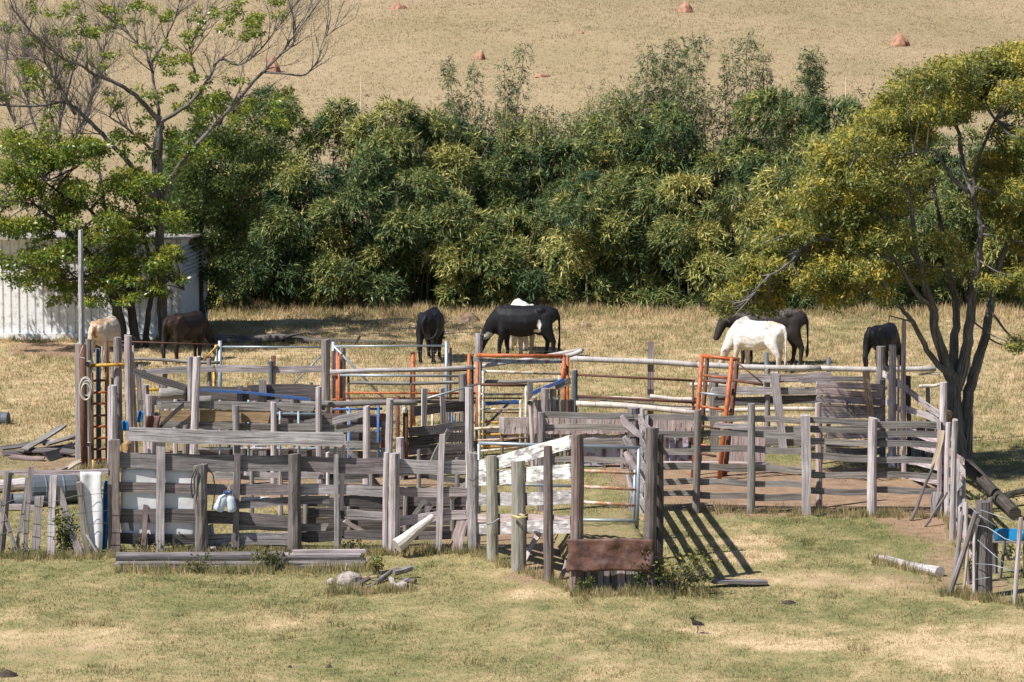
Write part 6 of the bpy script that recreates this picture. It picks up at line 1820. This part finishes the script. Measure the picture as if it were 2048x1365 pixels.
def cow(label, px, py, yaw, base_col, size=1.0, head='graze', turn=0.0, horns=False, hump=0.0, tail='down', patches=(), stride=0.08, leg_col=None, udder=False):
    """yaw: 0 = facing the camera's right, 90 = facing away"""
    B = []
    chain(B, [((-0.68, 0, 1.08), (.20, .21, .22)), ((-0.45, 0, 1.02), (.28, .27, .31)), ((-0.10, 0, 0.93), (.32, .35, .39)), ((0.25, 0, 0.94), (.32, .33, .39)), ((0.52, 0, 0.97), (.24, .24, .34))], 5)
    chain(B, [((-0.76, 0, 1.22), .07), ((-0.45, 0, 1.28), .075), ((0.0, 0, 1.255), .07), ((0.42, 0, 1.27), .085)], 5)
    for s_ in (-1, 1):
        B.append((np.array([-0.45, s_ * .19, 1.22]), np.array([.12, .075, .08])))
        B.append((np.array([0.42, s_ * .20, 1.02]), np.array([.12, .06, .18])))
        B.append((np.array([-0.80, s_ * .10, 1.15]), np.array([.05, .05, .05])))
        f_ = stride * s_
        chain(B, [((0.50, s_ * .16, 0.98), (.15, .08, .20)), ((0.48 + f_ * .3, s_ * .17, 0.70), .12), ((0.47 + f_ * .7, s_ * .16, 0.55), .09), ((0.50 + f_, s_ * .15, 0.36), .068), ((0.49 + f_ * 1.2, s_ * .15, 0.13), .05), ((0.52 + f_ * 1.2, s_ * .15, 0.05), (.058, .05, .05))], 5)
        g_ = -stride * s_
        chain(B, [((-0.58, s_ * .15, 1.02), (.20, .12, .20)), ((-0.54 + g_ * .3, s_ * .18, 0.80), (.20, .12, .17)), ((-0.62 + g_ * .7, s_ * .17, 0.60), (.125, .09, .11)), ((-0.70 + g_, s_ * .16, 0.43), .072), ((-0.67 + g_ * 1.1, s_ * .15, 0.14), .052), ((-0.64 + g_ * 1.1, s_ * .15, 0.05), (.058, .05, .05))], 5)
    B.append((np.array([0.05, 0, 0.74]), np.array([.46, .27, .22])))
    if udder: B.append((np.array([-0.42, 0, 0.68]), np.array([.16, .14, .12])))
    if hump: chain(B, [((0.36, 0, 1.30), (.14, .08, .08 + hump)), ((0.50, 0, 1.26), (.12, .08, .06 + hump))], 3)
    chain(B, [((0.70, 0, 0.84), (.10, .05, .10)), ((0.62, 0, 0.66), (.10, .05, .10)), ((0.45, 0, 0.58), (.10, .08, .08))], 4)
    ct, st = math.cos(turn), math.sin(turn)
    def hd(x, y, z, ox=0.62):
        dx = x - ox; return (ox + dx * ct - y * st, dx * st + y * ct, z)
    if head == 'graze':
        chain(B, [((0.55, 0, 1.06), (.22, .19, .28)), (hd(0.76, 0, 0.86), (.19, .14, .24)), (hd(0.90, 0, 0.64), (.15, .115, .18)), (hd(0.98, 0, 0.48), (.125, .115, .13))], 6)
        chain(B, [(hd(0.99, 0, 0.47), (.12, .115, .12)), (hd(1.05, 0, 0.30), (.10, .10, .11)), (hd(1.12, 0, 0.10), (.075, .08, .07))], 5)
        poll = hd(1.00, 0, 0.57); ear_z = 0.52; ear_x = 0.96
        muz = 0
    else:
        chain(B, [((0.55, 0, 1.10), (.20, .16, .24)), (hd(0.82, 0, 1.06), (.18, .13, .21)), (hd(1.00, 0, 1.05), (.14, .11, .16)), (hd(1.08, 0, 1.03), (.13, .12, .13))], 6)
        chain(B, [(hd(1.08, 0, 1.03), (.125, .12, .125)), (hd(1.17, 0, 0.84), (.105, .105, .11)), (hd(1.24, 0, 0.66), (.085, .09, .07))], 5)
        poll = hd(1.06, 0, 1.15); ear_z = 1.10; ear_x = 1.04
    for s_ in (-1, 1):
        chain(B, [(hd(ear_x, s_ * .10, ear_z), .035), (hd(ear_x - .02, s_ * .19, ear_z - .03), (.03, .055, .045)), (hd(ear_x - .03, s_ * .28, ear_z - .05), .03)], 3)
    if tail == 'down':
        chain(B, [((-0.84, 0, 1.20), .05), ((-0.91, 0.01, 1.04), .04), ((-0.92, 0.02, 0.60), .033), ((-0.92, 0.02, 0.44), .036), ((-0.91, 0.02, 0.32), .05), ((-0.90, 0.02, 0.20), .03)], 10)
    elif tail == 'swish':
        chain(B, [((-0.84, 0.0, 1.20), .05), ((-0.94, 0.08, 1.05), .04), ((-0.97, 0.02, 0.80), .034), ((-0.97, -0.16, 0.66), .036), ((-0.95, -0.28, 0.76), .045), ((-0.93, -0.33, 0.92), .03)], 8)
    else:
        chain(B, [((-0.84, 0, 1.20), .05), ((-0.90, 0.05, 1.05), .03), ((-0.90, 0.10, 0.75), .026), ((-0.88, 0.10, 0.5), .03)], 8)
    g = G(px, py)
    me = remeshed('body', B, 0.024, 5)
    co = np.empty(len(me.vertices) * 3, np.float32); me.vertices.foreach_get('co', co); co = co.reshape(-1, 3)
    colr = np.tile(np.array(base_col, float), (len(co), 1))
    if leg_col is not None:
        w = smooth(0.75, 0.35, co[:, 2])[:, None]; colr = colr * (1 - w) + np.array(leg_col) * w
    for (cx, cy, cz), r, pc in patches:
        d = np.linalg.norm((co - np.array([cx, cy, cz])) / np.array(r), axis=1)
        nz = fbm(co[:, 0] * 9 + co[:, 1] * 4, co[:, 2] * 9, 9)
        w = smooth(1.1, 0.9, d + (nz - .5) * 1.3)[:, None]
        colr = colr * (1 - w) + np.array(pc) * w
    at = me.attributes.new('coat', 'FLOAT_COLOR', 'POINT')
    at.data.foreach_set('color', np.concatenate([colr, np.ones((len(co), 1))], 1).astype(np.float32).ravel())
    me.materials.append(M['hide'])
    o = thing('cow', label, 'cow', g)
    o.rotation_euler = (0, 0, math.radians(yaw)); o.scale = (size,) * 3
    ORG[o.name] = Vector((0, 0, 0))
    bo = link('body', me, o)
    for fx_, sgn, kk in ((0.52, 1, 1.2), (0.52, -1, 1.2), (-0.64, 1, -1.1), (-0.64, -1, -1.1)):
        b = MB(); x = fx_ + stride * sgn * kk
        b.sweep([(x, sgn * .15, -0.01), (x + .012, sgn * .15, 0.03), (x, sgn * .15, 0.075)], [0.066, 0.064, 0.050], 10); b.build('hoof', 'hoof', o, True)
    if horns:
        for s_ in (-1, 1):
            b = MB(); pts = [hd(1.0, s_ * .07, poll[2]), hd(1.01, s_ * .19, poll[2] + .02), hd(1.0, s_ * .29, poll[2] + .09), hd(1.0, s_ * .33, poll[2] + .17)]
            b.sweep(pts, [.03, .026, .018, .006], 8); b.build('horn', 'horn', bo, True)
    return o
BLK = (0.012, 0.012, 0.016); WHT = (0.74, 0.71, 0.68)
cow('pale tan cow standing with its rump turned, before the shed', 212, 735, 77, (0.62, 0.52, 0.42), 0.92, tail='curl', leg_col=(0.64, 0.56, 0.5), patches=(((-.95, 0.02, .9), (.2, .07, .5), (.30, .17, .10)), ((-.5, 0, 1.35), (.5, .3, .13), (.50, .33, .20))))
cow('dark brown-black cow grazing beside the tree trunks', 372, 724, 57, (0.026, 0.018, 0.016), 0.93, turn=-.45, tail='down', patches=(((-.6, -.2, 1.0), (.3, .25, .35), (.05, .033, .026)),))
cow('black cow seen from behind with its tail swung sideways', 862, 722, 82, BLK, 0.98, tail='swish', turn=.2)
cow('black cow with white flank spot and pale horns grazing in profile', 1046, 716, 176, BLK, 1.0, horns=True, turn=-.15, tail='down', udder=True,
    patches=(((-.42, .30, .84), (.045, .14, .15), WHT), ((-.36, .28, .70), (.08, .16, .05), WHT), ((.86, .1, .55), (.12, .12, .10), (.5, .5, .48)), ((1.10, 0, .28), (.06, .2, .2), (.6, .58, .54))))
cow('white cow mostly hidden behind the horned black cow', 1043, 706, 100, WHT, 1.0, tail='down', leg_col=(.62, .5, .44))
cow('dark grey humped cow looking sideways behind the white cow', 1536, 731, 176, (0.04, 0.034, 0.032), 1.06, head='up', turn=.35, hump=.02, patches=(((.1, .1, 1.3), (.7, .4, .16), (.10, .085, .08)), ((1.25, 0, 1.0), (.3, .25, .3), (.05, .045, .045))))
cow('white cow grazing in profile near the leaning orange frame', 1514, 742, 142, WHT, 0.93, turn=.1, hump=.05, tail='down', leg_col=(.60, .50, .44), patches=(((.45, 0, 1.35), (.18, .25, .16), (.46, .42, .40)), ((-.6, 0, 1.34), (.25, .2, .08), (.66, .48, .36))))
cow('black cow grazing beside the yellowish tree, rump turned', 1764, 742, 58, BLK, 0.86, tail='down', turn=-.1)

# ================================================================== BIRD
def bird():
    g = G(1395, 1266)
    B = []
    chain(B, [((-0.09, 0, 0.125), (.03, .02, .016)), ((-0.02, 0, 0.14), (.055, .042, .042)), ((0.04, 0, 0.155), (.05, .04, .042)), ((0.075, 0, 0.195), (.022, .022, .03)), ((0.085, 0, 0.225), (.028, .022, .023))], 5)
    chain(B, [((0.10, 0, 0.225), .012), ((0.14, 0, 0.218), .005)], 4); chain(B, [((0.07, 0, 0.24), .008), ((0.035, 0, 0.265), .004)], 4)
    me = remeshed('bird_body', B, 0.007, 3)
    co = np.empty(len(me.vertices) * 3, np.float32); me.vertices.foreach_get('co', co); co = co.reshape(-1, 3)
    c = np.tile(np.array([.03, .028, .03]), (len(co), 1))
    c[(co[:, 2] < .125) & (co[:, 0] < .05)] = (.6, .58, .55)
    at = me.attributes.new('coat', 'FLOAT_COLOR', 'POINT'); at.data.foreach_set('color', np.concatenate([c, np.ones((len(co), 1))], 1).astype(np.float32).ravel())
    me.materials.append(M['hide'])
    o = thing('bird', 'small dark crested wading bird standing on the open grass', 'bird', g); o.rotation_euler = (0, 0, math.radians(165)); o.scale = (1.0,) * 3; ORG[o.name] = Vector((0, 0, 0))
    link('body', me, o)
    for s_ in (-1, 1):
        b = MB(); b.sweep([(0.0, s_ * .018, 0.12), (-.008, s_ * .018, 0.06), (0, s_ * .018, 0.0), (.025, s_ * .018, 0.0)], [.006, .005, .005, .003], 6); b.build('leg', 'hoof', o)
bird()

# ================================================================== WEEDS AND BUSHES
def weed(label, px, py, wpx, hpx, n_, seed, name='bush', cat='bush', L=0.07, Wd=0.035, tint=(.5, .25), group=None, stems=8):
    random.seed(seed)
    g = G(px, py); s_ = scale_at(g); rx = wpx / 2 / s_; h = hpx / s_
    o = thing(name, label, cat, g, group)
    b = MB(); PP = []
    for k in range(stems):
        a = random.uniform(0, 6.283); e = g + Vector((math.cos(a) * rx * random.uniform(.2, .9), math.sin(a) * rx * .6 * random.uniform(.2, .9), h * random.uniform(.5, .95)))
        b.sweep([g + Vector((math.cos(a) * rx * .15, math.sin(a) * rx * .1, -.02)), g.lerp(e, .5) + Vector((0, 0, h * .08)), e], [.008, .006, .003], 4, cap=False)
        PP.append(e); PP.append(g.lerp(e, .6))
    b.build('stems', 'bark_twig', o)
    cl = []
    for q in PP: cl.append((q + Vector((random.gauss(0, rx * .15), random.gauss(0, rx * .1), random.gauss(0, h * .08))), rx * random.uniform(.10, .38), rx * .25, h * random.uniform(.08, .26), random.uniform(.4, 1)))
    u = crown(cl, 2.6 * n_ / max(1, len(cl)) / (rx * h * .3) / 4, L, Wd, .1, tint, .15, .1)
    k = u[0][:, 2] > 0.01
    leaves('leaves', *[q[k] for q in u], 'weed_leaf', o)
weed('big yellow-flecked bush growing against the loading chute', 1348, 1188, 190, 84, 2600, 1, stems=42, tint=(.62, .28))
weed('dark leafy bush in the shade at the corner of the loading chute', 1292, 1188, 76, 95, 900, 2, stems=18, tint=(.42, .22))
weed('small bright weed at the foot of the rusty sheet', 1166, 1190, 36, 36, 520, 3, 'weed', 'weed', tint=(.45, .2))
weed('dark green bush behind the stick fence beside the white cloth', 128, 1112, 62, 92, 1900, 4, stems=16, tint=(.40, .2))
weed('bushy weed overgrowing the middle of the plank pile', 545, 1143, 85, 44, 1100, 5, 'weed', 'weed', stems=14)
weed('low weed at the left part of the plank pile', 398, 1146, 80, 32, 500, 6, 'weed', 'weed', stems=10, tint=(.5, .3))
weed('yellow-tipped weed at the end of the plank pile', 752, 1150, 55, 42, 560, 7, 'weed', 'weed', stems=9, tint=(.65, .25))
weed('weed tuft under the boards behind the plank pile start', 290, 1108, 75, 38, 600, 8, 'weed', 'weed', stems=10, tint=(.40, .2))
weed('weed clump by the thin fence board beside the stump', 350, 1106, 55, 35, 420, 9, 'weed', 'weed', stems=8, tint=(.40, .2))
weed('straggly weed below the hung plastic bottles', 480, 1106, 90, 22, 380, 10, 'weed', 'weed', stems=10, tint=(.6, .25))
weed('low weed under the fence between the two thick logs', 715, 1104, 90, 22, 420, 11, 'weed', 'weed', stems=9, tint=(.35, .2))
weed('green weed below the leaning stakes of the wire fence', 1945, 1165, 50, 50, 500, 12, 'weed', 'weed', stems=9, tint=(.4, .2))
weed('dark low bush behind the blue tarp bundle', 2020, 1120, 80, 30, 600, 13, stems=10, tint=(.25, .15))
weed('small green weed at the base of the right pen fence', 1445, 952, 30, 16, 160, 14, 'weed', 'weed', stems=5, tint=(.35, .2))
weed('low green weed beside the leaning dark poles', 1985, 1010, 120, 26, 500, 15, 'weed', 'weed', stems=12, tint=(.25, .15))
weed('thin weed beneath the stick fence near the leaning board', 40, 1114, 70, 26, 350, 16, 'weed', 'weed', stems=8, tint=(.4, .2))

# twig on the bare soil
g = G(1660, 1030)
o = thing('twig', 'forked dry twig lying on the bare soil before the six-rail fence', 'twig', g)
b = MB(); b.sweep([G(1632, 1034) + Vector((0, 0, .02)), G(1655, 1030) + Vector((0, 0, .03)), G(1672, 1026) + Vector((0, 0, .1))], [.015, .018, .01], 6); b.sweep([G(1655, 1030) + Vector((0, 0, .03)), G(1660, 1030) + Vector((0, 0, .12))], [.012, .008], 5); b.build('fork', 'bark_dark', o)

# ================================================================== GRASS
def grass(name, N, y0, y1, hfun, blades, spread, mat, label_kind='stuff', wscale=1.0, tfun=None, xm=1.06, dirtcut=True):
    t = RNG.random(N)
    y = np.sqrt(y0 ** 2 + (y1 ** 2 - y0 ** 2) * t)
    x = (RNG.random(N) * 2 - 1) * (y * 1024 / FPX * xm + 0.6)
    dirt, dry = fields(x, y)
    if dirtcut:
        k = RNG.random(N) > dirt * 1.25
        x, y, dirt, dry = x[k], y[k], dirt[k], dry[k]
    n_ = len(x)
    z = terrain(x, y)
    h = hfun(x, y, dry) * RNG.uniform(.6, 1.4, n_)
    X = np.repeat(x, blades) + RNG.normal(size=n_ * blades) * spread
    Y = np.repeat(y, blades) + RNG.normal(size=n_ * blades) * spread
    Z = np.repeat(z, blades) - 0.01
    H = np.repeat(h, blades) * RNG.uniform(.55, 1.2, n_ * blades)
    a = RNG.random(n_ * blades) * 6.283
    ln = RNG.uniform(.1, .75, n_ * blades)
    b_ = RNG.random(n_ * blades) * 6.283
    w = (0.007 + 0.02 * H) * wscale
    p0 = np.stack([X - np.cos(b_) * w, Y - np.sin(b_) * w, Z], 1)
    p1 = np.stack([X + np.cos(b_) * w, Y + np.sin(b_) * w, Z], 1)
    p2 = np.stack([X + np.cos(a) * H * ln, Y + np.sin(a) * H * ln, Z + H * np.sqrt(1 - ln ** 2 * .6)], 1)
    V = np.stack([p0, p1, p2], 1).reshape(-1, 3)
    ti = np.repeat(dry if tfun is None else tfun(x, y), blades) + RNG.normal(size=n_ * blades) * 0.13
    o = array_mesh(name, V, np.arange(len(V)).reshape(-1, 3), mat, None, np.repeat(np.clip(ti, 0, 1), 3), 'stuff')
    return o
def h_near(x, y, dry):
    return 0.022 + 0.04 * fbm(x * .9, y * .7, 61) + 0.05 * smooth(.66, .8, fbm(x * 1.7, y * 1.1, 65))
def h_far(x, y, dry):
    return 0.05 + 0.08 * fbm(x * .8, y * .6, 62) + 0.14 * smooth(101.5, 104.5, y)
o = grass('grass', 80000, 52, 79, h_near, 5, 0.05, 'grass_blade')
o['label'] = 'short patchy green and straw coloured grass round the corral'; o['category'] = 'grass'
o = grass('dry_grass', 56000, 78, 108, h_far, 5, 0.06, 'grass_blade', wscale=1.2)
o['label'] = 'taller dry yellow grass of the field where the cattle graze'; o['category'] = 'grass'
o = grass('hill_grass', 90000, 118, 240, lambda x, y, d: 0.04 + 0.09 * fbm(x * .5, y * .3, 63), 3, 0.12, 'hill_grass', wscale=2.2, tfun=lambda x, y: 0.15 + 0.75 * fbm(x * .35, y * .18, 64), xm=1.03, dirtcut=False)
o['label'] = 'dry brown pasture grass covering the hillside'; o['category'] = 'grass'

# taller tufts left standing along the feet of the fences
def foot_tufts():
    segs = [((0, 1116), (220, 1116), 160), ((225, 1112), (950, 1106), 420), ((950, 1108), (1150, 1184), 150), ((1140, 1192), (1330, 1192), 110), ((1330, 1190), (1420, 1190), 90), ((1390, 1024), (1890, 1036), 170), ((1895, 1040), (1965, 1185), 110), ((1885, 1190), (2048, 1212), 120), ((150, 940), (270, 940), 60), ((232, 1146), (735, 1144), 260), ((650, 1186), (830, 1184), 90), ((1745, 1120), (1885, 1160), 50), ((420, 694), (840, 694), 120), ((0, 684), (360, 684), 120)]
    V = []; T = []
    for A, B_, n_ in segs:
        a_, b_ = G(*A), G(*B_)
        t = RNG.random(n_)
        cx = a_.x + (b_.x - a_.x) * t + RNG.normal(size=n_) * .06; cy = a_.y + (b_.y - a_.y) * t + RNG.normal(size=n_) * .14
        hh = RNG.uniform(.06, .22, n_); dr = np.clip(RNG.normal(size=n_) * .25 + .45, 0, 1)
        for k in range(9):
            x = cx + RNG.normal(size=n_) * .035; y = cy + RNG.normal(size=n_) * .035; h = hh * RNG.uniform(.5, 1.2, n_)
            an = RNG.random(n_) * 6.283; ln = RNG.uniform(.1, .6, n_); w = .006 + .016 * h
            z0 = np.full(n_, -0.02)
            V.append(np.stack([np.stack([x - w, y, z0], 1), np.stack([x + w, y, z0], 1), np.stack([x + np.cos(an) * h * ln, y + np.sin(an) * h * ln, h], 1)], 1).reshape(-1, 3))
            T.append(np.repeat(np.clip(dr + RNG.normal(size=n_) * .12, 0, 1), 3))
    V = np.concatenate(V); T = np.concatenate(T)
    o = array_mesh('tall_grass', V, np.arange(len(V)).reshape(-1, 3), 'grass_blade', None, T, 'stuff')
    o['label'] = 'tall grass tufts along the feet of the fences'; o['category'] = 'grass'
foot_tufts()
